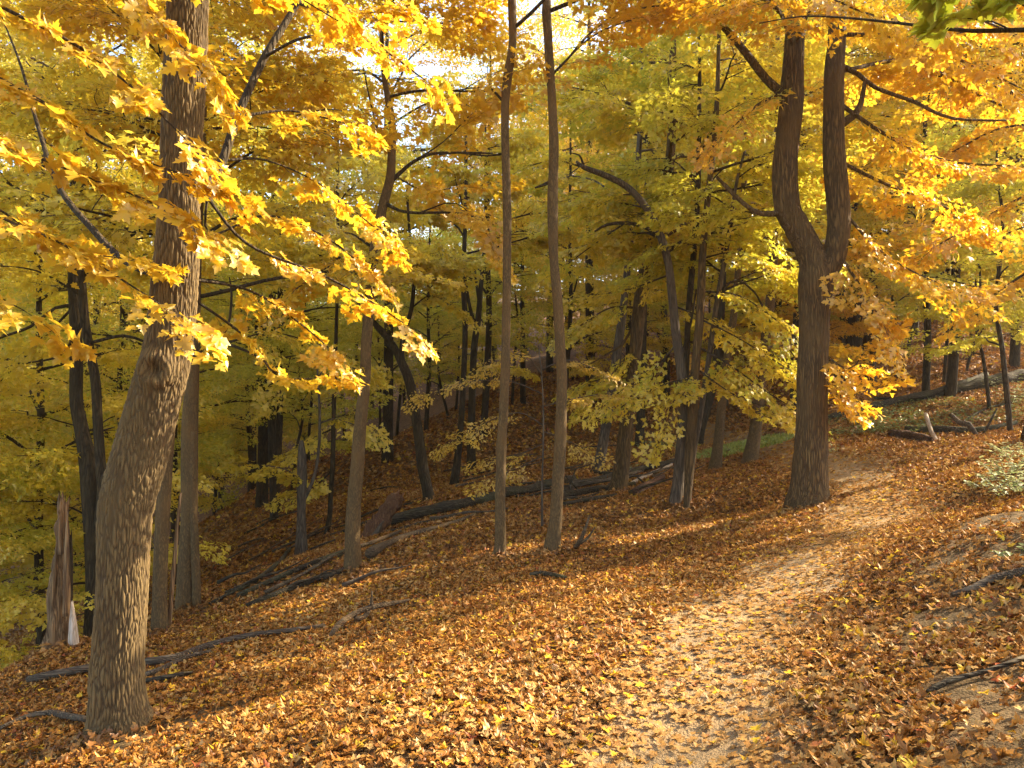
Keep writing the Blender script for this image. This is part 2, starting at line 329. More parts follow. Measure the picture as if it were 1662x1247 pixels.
def groundmat(name, a, b, c, litter):
    m, N, L = newmat(name); tc = N.new('ShaderNodeTexCoord')
    def ns(s, d=5): x = N.new('ShaderNodeTexNoise'); x.inputs['Scale'].default_value = s; x.inputs['Detail'].default_value = d; L.new(tc.outputs['Object'], x.inputs[0]); return x
    n1, n2, n3 = ns(1.2), ns(14), ns(90, 3)
    r1 = N.new('ShaderNodeValToRGB'); r1.color_ramp.elements[0].color = (*a, 1); r1.color_ramp.elements[1].color = (*b, 1); r1.color_ramp.elements[0].position = .35; r1.color_ramp.elements[1].position = .65; L.new(n2.outputs['Fac'], r1.inputs[0])
    mx = N.new('ShaderNodeMixRGB'); mx.inputs[2].default_value = (*c, 1); r2 = N.new('ShaderNodeValToRGB'); r2.color_ramp.elements[0].position = .4; r2.color_ramp.elements[1].position = .62; L.new(n1.outputs['Fac'], r2.inputs[0]); L.new(r2.outputs[0], mx.inputs[0]); L.new(r1.outputs[0], mx.inputs[1])
    colr = mx.outputs[0]; hgt = n3.outputs['Fac']
    if litter:     # small overlapping leaf-like cells, each with its own tone
        vo = N.new('ShaderNodeTexVoronoi'); vo.inputs['Scale'].default_value = 11; nz = ns(9, 2); mw = N.new('ShaderNodeMixRGB'); mw.blend_type = 'LINEAR_LIGHT'; mw.inputs[0].default_value = .12; L.new(tc.outputs['Object'], mw.inputs[1]); L.new(nz.outputs['Color'], mw.inputs[2]); L.new(mw.outputs[0], vo.inputs[0])
        sp = N.new('ShaderNodeSeparateColor'); L.new(vo.outputs['Color'], sp.inputs[0]); lr = N.new('ShaderNodeValToRGB'); e = lr.color_ramp.elements
        e[0].color = (.07, .035, .013, 1); e[1].color = (.30, .17, .06, 1); e[1].position = 1
        for p_, c_ in ((.3, (.15, .07, .022, 1)), (.55, (.22, .11, .035, 1)), (.8, (.13, .065, .025, 1))): x = e.new(p_); x.color = c_
        L.new(sp.outputs[0], lr.inputs[0]); at = N.new('ShaderNodeAttribute'); at.attribute_name = 'col'; s2 = N.new('ShaderNodeSeparateColor'); L.new(at.outputs['Color'], s2.inputs[0])
        m3 = N.new('ShaderNodeMixRGB'); L.new(s2.outputs[0], m3.inputs[0]); L.new(mx.outputs[0], m3.inputs[1]); L.new(lr.outputs[0], m3.inputs[2]); colr = m3.outputs[0]
        ah = N.new('ShaderNodeMath'); ah.operation = 'MULTIPLY_ADD'; ah.inputs[1].default_value = 1.6; L.new(sp.outputs[1], ah.inputs[0]); L.new(n3.outputs['Fac'], ah.inputs[2]); hgt = ah.outputs[0]
    h2 = N.new('ShaderNodeMath'); h2.operation = 'MULTIPLY_ADD'; h2.inputs[1].default_value = 2.2; L.new(n2.outputs['Fac'], h2.inputs[0]); L.new(hgt, h2.inputs[2])
    bp = N.new('ShaderNodeBump'); bp.inputs['Strength'].default_value = .9; bp.inputs['Distance'].default_value = .018; L.new(h2.outputs[0], bp.inputs['Height'])
    bs = N.new('ShaderNodeBsdfPrincipled'); bs.inputs['Roughness'].default_value = .95; bs.inputs['Specular IOR Level'].default_value = .2
    L.new(colr, bs.inputs['Base Color']); L.new(bp.outputs[0], bs.inputs['Normal']); o = N.new('ShaderNodeOutputMaterial'); L.new(bs.outputs[0], o.inputs[0]); return m
M_ground = groundmat('forest_floor', (.11, .068, .026), (.18, .115, .045), (.14, .09, .035), True)
M_path = groundmat('trodden_earth', (.27, .18, .085), (.38, .26, .125), (.32, .215, .105), False)

# ------------------------------------------------------------------ ground and trail
def axisgrid(lo, hi, c0, c1, fine, k):
    a = [c0]; st = fine
    while a[-1] > lo: st *= k; a.append(a[-1]-st)
    m = list(np.arange(c0+fine, c1, fine)); b = [m[-1]]; st = fine
    while b[-1] < hi: st *= k; b.append(b[-1]+st)
    return np.array(a[::-1]+m+b[1:])
gx = axisgrid(-160, 160, -5, 7, .07, 1.05); gy = axisgrid(-60, 220, 1.5, 13, .07, 1.05)
XX, YY = np.meshgrid(gx, gy); ZZ = H(XX, YY)
def litter_amount(x, y):
    """0 bare soil .. 1 full leaf cover"""
    pd = pathd(x, y); a = np.ones_like(x); nz = fbm(x*1.1, y*1.1, 4, 70)
    onp = np.clip(1.25-np.abs(pd), 0, 1)*np.clip(1.2-y/26, .3, 1); a = a-onp*(.40+.6*nz)
    edge = np.interp(y, [2, 4, 8, 14], [.9, 1.2, 1.9, 3.5]); bk = np.clip((pd-edge)*1.2, 0, 1)*np.clip((9.5-y)/3, 0, 1); a = a-bk*(.42+.55*fbm(x*2.2, y*2.2, 3, 71))
    b1 = P(240, 1200, 4.6); a = a-np.clip(1.2-np.hypot((x-b1[0])/1.0, (y-b1[1])/.55), 0, 1)*.9
    return np.clip(a, 0, 1)
ids = np.arange(XX.size).reshape(XX.shape)
FQ = np.stack([ids[:-1, :-1], ids[:-1, 1:], ids[1:, 1:], ids[1:, :-1]], -1).reshape(-1, 4)
la = litter_amount(XX.ravel(), YY.ravel()); far_ = np.clip((np.hypot(XX, YY).ravel()-6)/8, 0, 1)
cc = np.repeat((np.clip(la, 0, 1)*(.45+.55*far_))[:, None], 3, 1)
g = mesh('ground', np.stack([XX.ravel(), YY.ravel(), ZZ.ravel()], 1), FQ, cc, mat=M_ground); tag(g, kind='structure')
py = np.r_[np.arange(-6, 13, .07), np.arange(13, 27, .15)]; pw = np.linspace(-1, 1, 25)
PY = np.repeat(py[:, None], 25, 1); wd = np.interp(py, [0, 4, 8, 16, 26], [.55, .55, .7, .7, .5])
wob = np.stack([1.0+.25*fbm(py*1.7, py*0+s*9, 3, 60+s) for s in (0, 1)], 1)
PX = pathx(py)[:, None]+pw[None]*wd[:, None]*np.where(pw[None] < 0, wob[:, :1], wob[:, 1:])
PZ = H(PX, PY)+.012*(1-np.abs(pw)[None]**6)-.004
ids = np.arange(PX.size).reshape(PX.shape); FQ = np.stack([ids[:-1, :-1], ids[:-1, 1:], ids[1:, 1:], ids[1:, :-1]], -1).reshape(-1, 4)
tag(mesh('path', np.stack([PX.ravel(), PY.ravel(), PZ.ravel()], 1), FQ, mat=M_path), kind='structure')

# ------------------------------------------------------------------ fallen leaves lying on the ground (nobody could count them)
def scatter(d0, d1, dens, size, lod, rs, tilt, xpad=1.7):
    out = []; w = lambda d: d*.72+xpad
    A = (w(d0)+w(d1))*(d1-d0); Nn = int(A*dens); y = rs.uniform(d0, d1, Nn*2); x = rs.uniform(-1, 1, Nn*2)*w(d1); k = np.abs(x) < w(y); x, y = x[k][:Nn], y[k][:Nn]
    keep = rs.random(len(x)) < (.07+.93*litter_amount(x, y)**1.3)*(.75+.25*np.clip(fbm(x*1.5, y*1.5, 3, 80)+.5, 0, 1)); x, y = x[keep], y[keep]
    onp = np.abs(pathd(x, y))+.4*fbm(x*2.4, y*2.4, 3, 16)+rs.normal(0, .25, len(x)) < .8
    e = .05; hz = H(x, y); nx = -(H(x+e, y)-hz)/e; ny = -(H(x, y+e)-hz)/e; m = len(x)
    tl = np.where(onp, tilt*.4, tilt)[:, None]; nr = unit(np.stack([nx, ny, np.ones(m)], 1)+rs.normal(0, 1, (m, 3))*tl*[1, 1, 0]); a = rs.uniform(0, 6.283, m)
    d = np.stack([np.cos(a), np.sin(a), 0*a], 1); d = unit(d-nr*(d*nr).sum(1, keepdims=True)); t = rs.random(m)
    pal = np.array([(.13, .05, .014), (.24, .093, .019), (.34, .142, .025), (.42, .185, .033), (.47, .245, .06), (.54, .34, .12)])
    col = ramp(pal, np.clip(t*.95+.12*fbm(x*.8, y*.8, 2, 90), 0, 1)); q = rs.random(m)
    yl = q < .06; col[yl] = ramp([(.58, .30, .02), (.72, .48, .04)], rs.random(yl.sum())); rd = (q > .075) & (q < .09); col[rd] = (.34, .09, .03)
    pw_ = np.clip(1.15-np.abs(pathd(x, y))+.35*fbm(x*2, y*2, 3, 15), 0, 1)[:, None]*.42; pc = col*(1-pw_)+np.array([.50, .31, .11])*pw_; col = np.where(yl[:, None], col, pc)
    sz = size*rs.uniform(.55, 1.15, m); pos = np.stack([x, y, hz+rs.uniform(.006, .03, m)+sz*tl[:, 0]*.28], 1)
    pos = pos-d*(sz*.4)[:, None]
    f_ = onp; a1 = leaves(pos[~f_], d[~f_], nr[~f_], sz[~f_], col[~f_], lod, .43, rs); a2 = leaves(pos[f_], d[f_], nr[f_], sz[f_], col[f_], lod, .26, rs)
    return np.vstack([a1[0], a2[0]]), np.vstack([a1[1], a2[1]+len(a1[0])]), np.vstack([a1[2], a2[2]])
rs = np.random.default_rng(77); VV, F_, CC, nn = [], [], [], 0
for a_ in ((1.9, 4.5, 2000, .046, 0, .2), (4.5, 9, 1400, .05, 1, .23), (9, 15, 620, .062, 1, .36), (15, 24, 250, .09, 1, .45), (24, 42, 70, .14, 1, .5)):
    v, f, c = scatter(*a_[:5], rs, a_[5]); VV.append(v); F_.append(f+nn); CC.append(c); nn += len(v)
for key, (u_, v_, d_) in BASES.items():      # leaves banked up against the trunks
    if d_ > 16 or key == 'M': continue
    R0 = {'T1': .2, 'T2': .24, 'G': .25, 'F': .2, 'K': .18}.get(key, .11); m = int(260+900*R0); b_ = P(u_, v_, d_); a = rs.uniform(0, 6.283, m); q = rs.exponential(.11, m); x = b_[0]+(R0+q)*np.cos(a); y = b_[1]+(R0+q)*np.sin(a)
    if key == 'T1': k_ = (np.cos(a) < .2) | (rs.random(m) < .3); x, y, a, q = x[k_], y[k_], a[k_], q[k_]; m = len(x)
    t_ = rs.uniform(0, 6.283, m); d = np.stack([np.cos(t_), np.sin(t_), rs.normal(0, .35, m)], 1); nr = np.stack([np.cos(a)*.5, np.sin(a)*.5, np.ones(m)], 1)+rs.normal(0, .4, (m, 3)); nr[:, 2] = np.abs(nr[:, 2])
    pos = np.stack([x, y, H(x, y)+.01+.09*np.exp(-q/.08)*rs.random(m)], 1); cl_ = ramp([(.13, .055, .018), (.24, .105, .026), (.36, .17, .036), (.46, .26, .08)], rs.random(m)); v, f, c = leaves(pos, d, nr, rs.uniform(.035, .065, m), cl_, 1, .45, rs); VV.append(v); F_.append(f+nn); CC.append(c); nn += len(v)
tag(mesh('leaf_litter', np.vstack(VV), np.vstack(F_), np.vstack(CC), mat=M_litter), kind='stuff')

# ------------------------------------------------------------------ trees with their own measured trunks
GOLD = [(.68, .40, .02), (.82, .53, .03), (.90, .65, .05)]
AMBER = [(.70, .38, .02), (.84, .52, .03), (.90, .64, .05)]
LEMON = [(.68, .52, .05), (.84, .65, .06), (.91, .74, .08)]
DEEP = [(.64, .38, .02), (.80, .52, .03), (.88, .64, .04)]
LIME = [(.50, .50, .05), (.70, .63, .06), (.85, .70, .08)]
GREEN = [(.32, .38, .02), (.46, .50, .03), (.60, .56, .04)]
MIX = [(.52, .54, .05), (.81, .63, .05), (.90, .70, .07)]
PATHS = {}
def attach(e, p):
    best = None
    for q in PATHS.get(e.name, []):
        k = int(np.argmin(((q[:, :3]-np.array(p[0][:3]))**2).sum(1))); dd = np.linalg.norm(q[k, :3]-np.array(p[0][:3]))
        if best is None or dd < best[0]: best = (dd, q[k])
    if best is None: return p
    a = (*best[1][:3], min(best[1][3]*.6, p[0][3]*1.2))
    return [a]+(list(p[1:]) if best[0] < .35 else list(p))
def upx(rows, d):   # (u,v,width px[,depth]) rows -> world path, foot first
    out = []
    for q in rows:
        dd = q[3] if len(q) > 3 else d; out.append((*P(q[0], q[1], dd), q[2]/FPX*dd/2))
    return out
def tree(key, name, label, rows, d, mat, sides=14, step=.12, flare=.5, top=None, group=None, disp=None, jag=0, cat='tree'):
    """Empty at the foot > trunk. rows measured from foot to top; 'top' adds a last point (x,y,z,r) relative to the last row"""
    pts = upx(rows, d)
    if top:
        l = pts[-1]; pts.append((l[0]+top[0], l[1]+top[1], l[2]+top[2], top[3]))
    x, y = pts[0][:2]; z = h1(x, y); loc = (x, y, z)
    pts[0] = (x, y, z+.02, pts[0][3]); pts = [(x, y, z-.25, pts[0][3]*1.03)]+pts
    path = spline(pts, step); e = empty(name, loc); tag(e, label, cat, group)
    w = Wood(); w.add(path, sides, flare=flare, seed=hash(key) % 97 if False else sum(map(ord, key)), disp=disp, jag=jag); w.build('trunk', mat, e, loc)
    PATHS[e.name] = [path]
    return e, path, loc
def limb(e, loc, rows, d, mat, sides=8, step=.12, name='branch', back=None):
    path = spline(attach(e, upx(rows, d)) if name != 'second_stem' else upx(rows, d), step); w = Wood(); w.add(path, sides); w.build(name, mat, e, loc); PATHS[e.name].append(path); return path

def lump(amp):
    def f(p, s):
        q = Vector((p[0]*9, p[1]*9, p[2]*3)); v = mnoise.noise(q); k = max(0, mnoise.noise(Vector((p[0]*6+5, p[1]*6, p[2]*2.2)))-.45)
        return v*amp+k*amp*8, 1
    return f
def bark_disp(amp, sx, sz, knot=None):
    def f(p, s):
        q = Vector((p[0]*sx, p[1]*sx, p[2]*sz)); q += Vector(mnoise.noise_vector(q*.5))*.55
        dd = mnoise.voronoi(q)[0]; v = min(1, (dd[1]-dd[0])*2.2); r = (v-.6)*amp
        r += mnoise.noise(Vector((p[0]*3, p[1]*3, p[2]*1.5)))*.014+mnoise.noise(q*2.6)*amp*.35; v *= .75+.5*mnoise.noise(Vector((p[0]*11, p[1]*11, p[2]*5)))
        if knot is not None:
            k = math.dist(p, knot)/.10; r += .035*math.exp(-(k-.75)**2*5)-.03*math.exp(-k*k*9)
        return r, v
    return f
# T1: the big near trunk on the left
K1 = P(268, 600, 4.8)+np.array([.0, -.13, 0])
e, t1, loc = tree('T1', 'maple_tree', 'stout leaning tree with a knotted ridged trunk, nearest on the left', [(194,1192,92),(192,1150,80),(191,1100,76),(196,1000,77),(204,840,82),(224,753,85),(250,653,79),(272,567,73),(286,420,69),(291,333,66),(300,133,64),(305,0,62),(312,-160,58)], 4.8,
  BK_big, sides=240, step=.010, flare=.5, top=(.2, .3, 3.2, .09), disp=bark_disp(.009, 64, 9, K1))
rnd = random.Random(3); cr = Crown('near', 0, .076, DEEP, 3, curl=.27); wd_ = Wood()
for rows in ([(335,330,17,4.9),(352,280,15,5.2),(385,190,13,5.4),(430,92,12,5.6),(482,5,10,5.8),(540,-120,8,6)], [(262,455,15,4.9),(205,425,12,5.2),(150,372,11,5.4),(95,302,9,5.6),(60,200,6,5.8),(35,110,4,5.9),(0,20,2,6)]):
    b = limb(e, loc, rows, 5, BK_dark, 8)
for rows in ([(320,300,5,5.0),(400,395,5,5.2),(520,445,4,5.3),(600,488,3,5.4),(655,525,2,5.4)], [(325,470,5,5.1),(400,470,4,5.3),(480,520,3,5.5),(540,570,2,5.5)],
             [(330,420,4,5.2),(390,540,4,5.4),(450,610,3,5.5),(505,615,2,5.5)], [(345,250,5,5.2),(430,260,4,5.5),(520,300,3,5.7),(620,380,2,5.8)],
             [(430,92,5,5.6),(500,60,5,5.4),(600,70,4,5.2),(690,130,2,5.1)], [(385,190,5,5.4),(470,180,4,5.7),(560,200,3,5.8)],
             [(482,5,5,5.8),(540,20,4,5.6),(640,20,3,5.4)], [(340,380,4,5.3),(430,350,4,5.7),(520,380,3,5.9),(600,440,2,6.0)]):
    p = spline(attach(e, upx(rows, 5)), .08); wd_.add(p, 4); along(cr, p, .35, 1, .2, .29, rnd, (.2, .9), -.16)
wd_.build('boughs', BK_dark, e, loc); cr.build('crown', M_leaf, BK_twig, e, loc)
C2 = Crown('mid', 1, .115, GOLD, 5); w2 = Wood(); grow(t1, 5.2, 9.0, 7, 2.6, w2, C2, rnd, elev=(.1, .6)); w2.build('upper_boughs', BK_dark, e, loc); C2.build('upper_crown', M_leaf, BK_twig, e, loc)

# the maple just outside the frame on the left, whose boughs hang into it
ex, ey = -4.6, 3.1; ez = h1(ex, ey); loc = (ex, ey, ez); e = empty('maple_tree', loc); tag(e, 'golden leafy boughs hanging in from beyond the left edge, in front of the nearest trunk', 'tree')
w = Wood(); w.add(spline([(ex, ey, ez-.3, .19), (ex+.1, ey, ez+1, .16), (ex-.05, ey+.1, 3.5, .13), (ex+.1, ey, 7.5, .08)], .1), 20, flare=.5, seed=4); w.build('trunk', BK_plain, e, loc)
cr = Crown('near', 0, .08, DEEP, 8, curl=.27); wd_ = Wood(); rnd = random.Random(8)
for i, rows in enumerate(([(-220,-60,7,3.7),(60,40,6,3.8),(200,130,4,3.9),(300,225,3,3.9)], [(-240,40,7,3.6),(40,150,6,3.8),(170,235,4,3.9),(330,295,2,4.0)], [(-230,140,7,3.5),(0,230,5,3.6),(120,280,4,3.8),(250,330,3,3.9),(320,370,2,3.9)],
   [(-230,290,6,3.5),(40,370,5,3.6),(150,425,4,3.8),(285,510,2,3.9)], [(-230,400,5,3.4),(-60,455,4,3.5),(40,505,2,3.6)], [(-240,-200,6,3.9),(120,-60,5,4.0),(260,40,4,4.1),(330,120,2,4.1)],
   [(-240,230,5,4.2),(-20,330,4,4.3),(90,400,3,4.4),(200,420,2,4.4)], [(-100,-150,6,4.3),(150,-80,5,4.4),(420,-30,3,4.4),(560,40,2,4.5)])):
    pp = upx(rows, 4); zt = .6*i; pp = [(ex+.1, ey, min(max(pp[0][2]-.2, ez+1.2), 6), pp[0][3]*1.3)]+pp
    p = spline(pp, .08); wd_.add(p, 5); along(cr, p, .3, 1, .2, .29, rnd, (.15, .8), -.12)
wd_.build('branches', BK_dark, e, loc); cr.build('crown', M_leaf, BK_twig, e, loc)

# T2: the forked tree by the trail
e, t2, loc = tree('T2', 'maple_tree', 'thick forked tree with two upright stems, standing beside the trail', [(1314,822,58),(1315,790,51),(1316,740,49),(1318,650,47),(1320,560,46),(1322,500,49),(1324,455,55),(1320,425,46),(1307,395,42),(1291,365,41),(1278,338,40),(1274,270,39),(1284,170,37),(1288,85,32),(1292,20,29),(1296,-80,26)], 10,
  BK_maple, sides=72, step=.04, flare=.8, top=(-.3, .2, 3.2, .05), disp=bark_disp(.008, 26, 3.2))
s2 = limb(e, loc, [(1326,470,34),(1338,445,36),(1353,418,37),(1361,375,36),(1361,338,36),(1355,270,36),(1353,220,33),(1354,118,31),(1358,68,28),(1360,0,27),(1362,-80,24),(1370,-260,16)], 9.97, BK_maple, 36, .05, 'forked_stem')
for rows in ([(1268,162,14),(1243,128,14),(1212,88,13),(1180,50,11),(1150,22,9),(1110,-20,7)], [(1262,350,10),(1235,347,9),(1210,333,8),(1185,310,7),(1163,287,5)], [(1370,208,13),(1385,188,12),(1398,165,9),(1404,130,6)],
             [(1372,100,9),(1392,120,8),(1420,142,7),(1482,165,6),(1545,192,5),(1640,196,3)]): limb(e, loc, rows, 9.95, BK_maple, 8)
rnd = random.Random(21); cr = Crown('mid', 1, .092, AMBER, 22); w = Wood()
for rows in ([(1365,60,7,10),(1450,60,6,9.5),(1540,90,5,9),(1650,140,3,8.5)], [(1365,160,7,10),(1440,220,6,9.8),(1530,260,5,9.5),(1640,270,3,9)], [(1368,260,6,10),(1440,300,5,10),(1520,330,4,10),(1600,370,2,10)],
             [(1365,10,6,9.9),(1460,-20,5,9),(1560,20,4,8.4),(1660,60,3,8)], [(1290,30,7,9.8),(1210,-20,6,9.4),(1130,-10,5,9.4),(1040,10,3,9.4)],              [(1268,162,6,10),(1230,170,5,9.8),(1190,205,3,9.8)], [(1360,330,5,10),(1420,400,4,9.8),(1480,440,3,9.6),(1550,470,2,9.5)], [(1355,400,5,9.9),(1400,470,4,9.6),(1430,520,3,9.4)],
             [(1358,120,6,10),(1480,100,6,11),(1600,160,4,11.5),(1700,200,3,12)], [(1300,60,5,9.7),(1330,0,4,8.8),(1400,20,3,8.4),(1480,40,2,8.2)], [(1290,60,5,9.7),(1260,10,4,9),(1240,0,3,8.6),(1170,-10,2,8.4)],
             [(1350,560,4,10),(1375,600,3,9.8),(1400,575,2,9.7)], [(1345,600,4,10),(1370,650,3,9.8),(1388,640,2,9.7)]):
    p = spline(attach(e, upx(rows, 10)), .15); w.add(p, 5); along(cr, p, .15, 1, .2, .62, rnd, (.3, 1.1), -.15)
grow(t2, 6.3, 9, 6, 3.8, w, cr, rnd, elev=(0, .5), az=.9, azw=1.3)
w.build('boughs', BK_maple, e, loc); cr.build('crown', M_leaf, BK_twig, e, loc)

# the slim pair in the middle, and the forked slender tree left of them
def crown_on(e, loc, path, pal, seed, z0, z1, nb, L, rows=(), d=10, lod=1, size=.092, kind='mid', mat=BK_dark, gap=.45, sl_=.8, rowgap=.26, **k):
    rnd = random.Random(seed); cr = Crown(kind, lod, size, pal, seed); w = Wood()
    for r_ in rows:
        p = spline(attach(e, upx(r_, d)), .12); w.add(p, 5); along(cr, p, .15, 1, rowgap, sl_*.8, rnd, (.3, 1.0), -.14)
    if nb: grow(path, z0, z1, nb, L, w, cr, rnd, gap=gap, sl_=sl_, **k)
    w.build('boughs', mat, e, loc); cr.build('crown', M_leaf, BK_twig, e, loc)
e, tA, loc = tree('A', 'slim_tree', 'left one of the two slim straight trees in the middle, with rusty brown bark', [(809,908,20),(812,885,17),(812,800,16),(814,723,16),(818,656,15),(821,555,14.5),(823,420,13.5),(823,337,14),(820,236,13),(820,168,13),(824,125,15),(832,67,12.5),(831,0,14),(834,-120,11)], 9, BK_rust, 20, .05, .7, (.2, .1, 2.5, .03), disp=lump(.005))
limb(e, loc, [(818,165,5),(806,153,4),(795,142,3)], 9, BK_dark, 5); limb(e, loc, [(822,250,4),(790,253,3),(740,248,3),(712,252,2)], 9.05, BK_dark, 5)
crown_on(e, loc, tA, GOLD, 31, 5.6, 8.5, 5, 1.8)
e, tB, loc = tree('B', 'slim_tree', 'right one of the two slim straight trees in the middle, with rusty brown bark', [(896,903,24),(902,840,19),(909,723,19),(912,622,17),(909,555,17),(905,488,16),(899,420,15),(897,337,17),(899,236,15.5),(896,168,14),(890,67,14),(887,20,15),(889,-20,13),(893,-130,11)], 9, BK_rust, 20, .05, .7, (.3, 0, 2.5, .03), disp=lump(.006))
limb(e, loc, [(904,120,4),(925,92,4),(950,62,4),(990,30,4),(1050,12,3),(1100,8,2)], 9, BK_dark, 5)
limb(e, loc, [(896,290,6),(880,301,5),(868,305,3)], 9, BK_dark, 5)
crown_on(e, loc, tB, AMBER, 33, 5.6, 8.5, 5, 1.8, rows=([(904,120,3),(960,60,3),(1030,30,2)],), d=9)
e, tC, loc = tree('C', 'slender_tree', 'slender brown tree forking high up, with fallen logs at its foot', [(572,934,27),(572,900,24),(573,840,23.5),(580,757,21.5),(585,690,20),(592,622,18),(595,555,17),(600,490,17),(604,440,17),(610,395,18),(621,337,16),(633,290,15),(636,250,13),(637,200,11),(630,165,10),(622,110,8),(618,40,7),(610,-60,5)], 9.5, BK_rust, 22, .06, .5, (-.2, .1, 1.5, .02), disp=lump(.006))
limb(e, loc, [(636,300,8),(650,280,7),(672,262,6),(700,250,5),(740,248,4),(800,249,3)], 9.5, BK_dark, 6)
limb(e, loc, [(630,330,6),(648,342,5),(680,346,5),(720,345,4),(770,350,3),(800,365,2)], 9.4, BK_dark, 6)
limb(e, loc, [(600,400,5),(585,388,4),(572,380,3),(560,378,2)], 9.5, BK_dark, 5)
limb(e, loc, [(634,255,4),(615,215,4),(600,160,3),(590,110,2)], 9.5, BK_dark, 5)
crown_on(e, loc, tC, GOLD, 35, 4.8, 6.8, 7, 1.8, rows=([(672,262,3),(720,230,2),(760,190,2)], [(680,346,3),(740,330,2),(790,380,2)], [(615,215,3),(560,200,2),(500,230,2)], [(604,420,3),(540,430,3),(480,470,2)],[(633,280,3),(690,310,2),(760,300,2)]), d=9.5)
# left middle distance
e, tD, loc = tree('D', 'twin_stem_tree', 'smooth brown tree with two joined stems, behind the nearest trunk on its right', [(302,990,32),(302,940,28),(304,880,26),(307,840,26),(308,700,26),(312,620,21),(316,560,17),(320,420,14),(330,200,10),(335,-50,8)], 9.5, BK_rust, 22, .08, .45)
limb(e, loc, [(318,1000,16),(319,960,14),(316,880,13),(313,800,12),(313,700,10)], 9.45, BK_rust, 14, .08, 'second_stem')
limb(e, loc, [(322,585,9),(332,560,7),(350,558,6),(380,562,5),(420,580,3),(445,600,2)], 9.4, BK_dark, 6)
limb(e, loc, [(350,558,5),(370,530,4),(376,480,4),(372,450,2)], 9.4, BK_dark, 6)
crown_on(e, loc, tD, LEMON, 37, 2.2, 5.5, 12, 2.4, rows=([(380,562,3),(440,540,2),(520,560,2)],), d=9.6)
e, tE, loc = tree('E', 'slim_tree', 'slim brown trunk directly behind the nearest tree, showing along its right side', [(260,1030,27),(259,990,23),(261,900,22),(265,820,22),(270,753,20),(278,650,18),(282,500,15),(284,300,12),(286,0,8)], 8.5, BK_rust, 20, .08, .5)
limb(e, loc, [(274,1028,8),(277,980,8),(284,900,7),(289,840,6),(294,800,4)], 8.6, BK_dead, 8, .1, 'second_stem')
crown_on(e, loc, tE, GOLD, 38, 4.0, 6.5, 10, 2.0)
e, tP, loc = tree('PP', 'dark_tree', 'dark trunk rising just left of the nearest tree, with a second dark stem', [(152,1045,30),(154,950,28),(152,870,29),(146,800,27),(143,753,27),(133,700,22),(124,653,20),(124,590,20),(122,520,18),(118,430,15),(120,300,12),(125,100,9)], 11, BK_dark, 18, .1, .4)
limb(e, loc, [(160,860,17),(166,800,16),(163,753,16),(159,690,15),(155,620,15),(146,570,14),(137,515,14),(132,430,11),(128,330,7)], 10.9, BK_dark, 14, .1, 'second_stem')
for rows in ([(122,500,6),(90,500,5),(50,530,5),(10,545,4),(-30,560,3)], [(160,560,5),(200,545,5),(235,555,4)], [(120,400,7),(100,330,6),(80,260,4)], [(140,520,5),(100,575,4),(40,590,3),(0,600,2)]): limb(e, loc, rows, 10.9, BK_dark, 6)
crown_on(e, loc, tP, LEMON, 39, 2.6, 6.5, 16, 2.8, rows=([(122,500,4),(60,560,3),(0,620,2)], [(140,480,4),(60,440,3),(-20,430,2)]), d=10.9)
# broken snag at the left edge
e, tF, loc = tree('F', 'broken_snag', 'broken dead trunk with a jagged top and a sunlit-pale splinter, at the left edge', [(96,1058,44),(97,1020,38),(98,960,33),(99,920,27),(101,880,20),(102,850,17),(103,835,15),(104,822,12)], 8, BK_dead, 26, .04, .4, jag=.18, disp=bark_disp(.05, 12, 1.8))
for sp_ in ([(84,1050,8),(86,960,7),(92,890,4),(95,862,2)], [(106,1000,9),(108,900,8),(109,850,4),(110,832,2)], [(98,900,9),(97,850,6),(96,835,2)]):
    w = Wood(); w.add(spline(upx(sp_, 7.9), .05), 7, jag=.04, seed=2); w.build('splinter', BK_dead, e, loc)
w = Wood(); w.add(spline(upx([(120,1058,17),(119,1030,15),(118,1000,9),(117,978,3)], 7.9), .04), 9, jag=.03, seed=6); w.build('sunlit_splinter', BK_pale, e, loc)  # pale colour paints sunlight on the snag's right side
w = Wood(); w.add(spline(upx([(110,1040,13),(112,960,12),(114,900,8),(115,870,3)], 8.05), .05), 8, jag=.08, seed=9); w.build('bark_strip', BK_dark, e, loc)
# further trunks
def simple(key, name, label, rows, d, mat, pal, seed, z0, z1, nb, L, top=(0, 0, 3, .03), limbs=(), rows2=(), lod=1, size=.105, sides=14, kind='mid', **k):
    e, t, loc = tree(key, name, label, rows, d, mat, sides, .14, .45, top)
    for l_ in limbs: limb(e, loc, l_, d-.02, mat, 7)
    crown_on(e, loc, t, pal, seed, z0, z1, nb, L, rows=rows2, d=d, lod=lod, size=size, kind=kind, mat=mat, **k); return e, t, loc
simple('RR', 'dead_tree', 'broken grey trunk with a pale strip and one thin side stem, on the shaded slope', [(489,906,22),(489,870,17),(489,830,14),(490,780,16),(490,740,14),(489,715,7)], 14, BK_grey, LEMON, 41, 0, 1, 0, 1, top=None,
  limbs=([(494,812,7),(506,785,6),(515,750,5),(519,700,5),(518,650,4),(515,600,3)],), rows2=([(519,690,3),(545,680,2),(575,690,2)], [(516,640,3),(480,620,2),(450,640,2)], [(515,610,2),(540,590,2),(580,600,2)], [(497,790,2),(470,765,2),(430,755,2)]))
simple('SS', 'thin_tree', 'thin dark tree with a curved foot, right of the broken grey trunk', [(530,870,9),(535,840,8),(537,800,8),(540,748,8),(542,660,7),(545,560,6),(548,430,5)], 16, BK_dark, LEMON, 42, 3.2, 6.5, 10, 2.2, sides=9, rows2=([(541,700,3),(500,715,2),(460,740,2)], [(540,760,3),(510,790,2),(480,800,2)]))
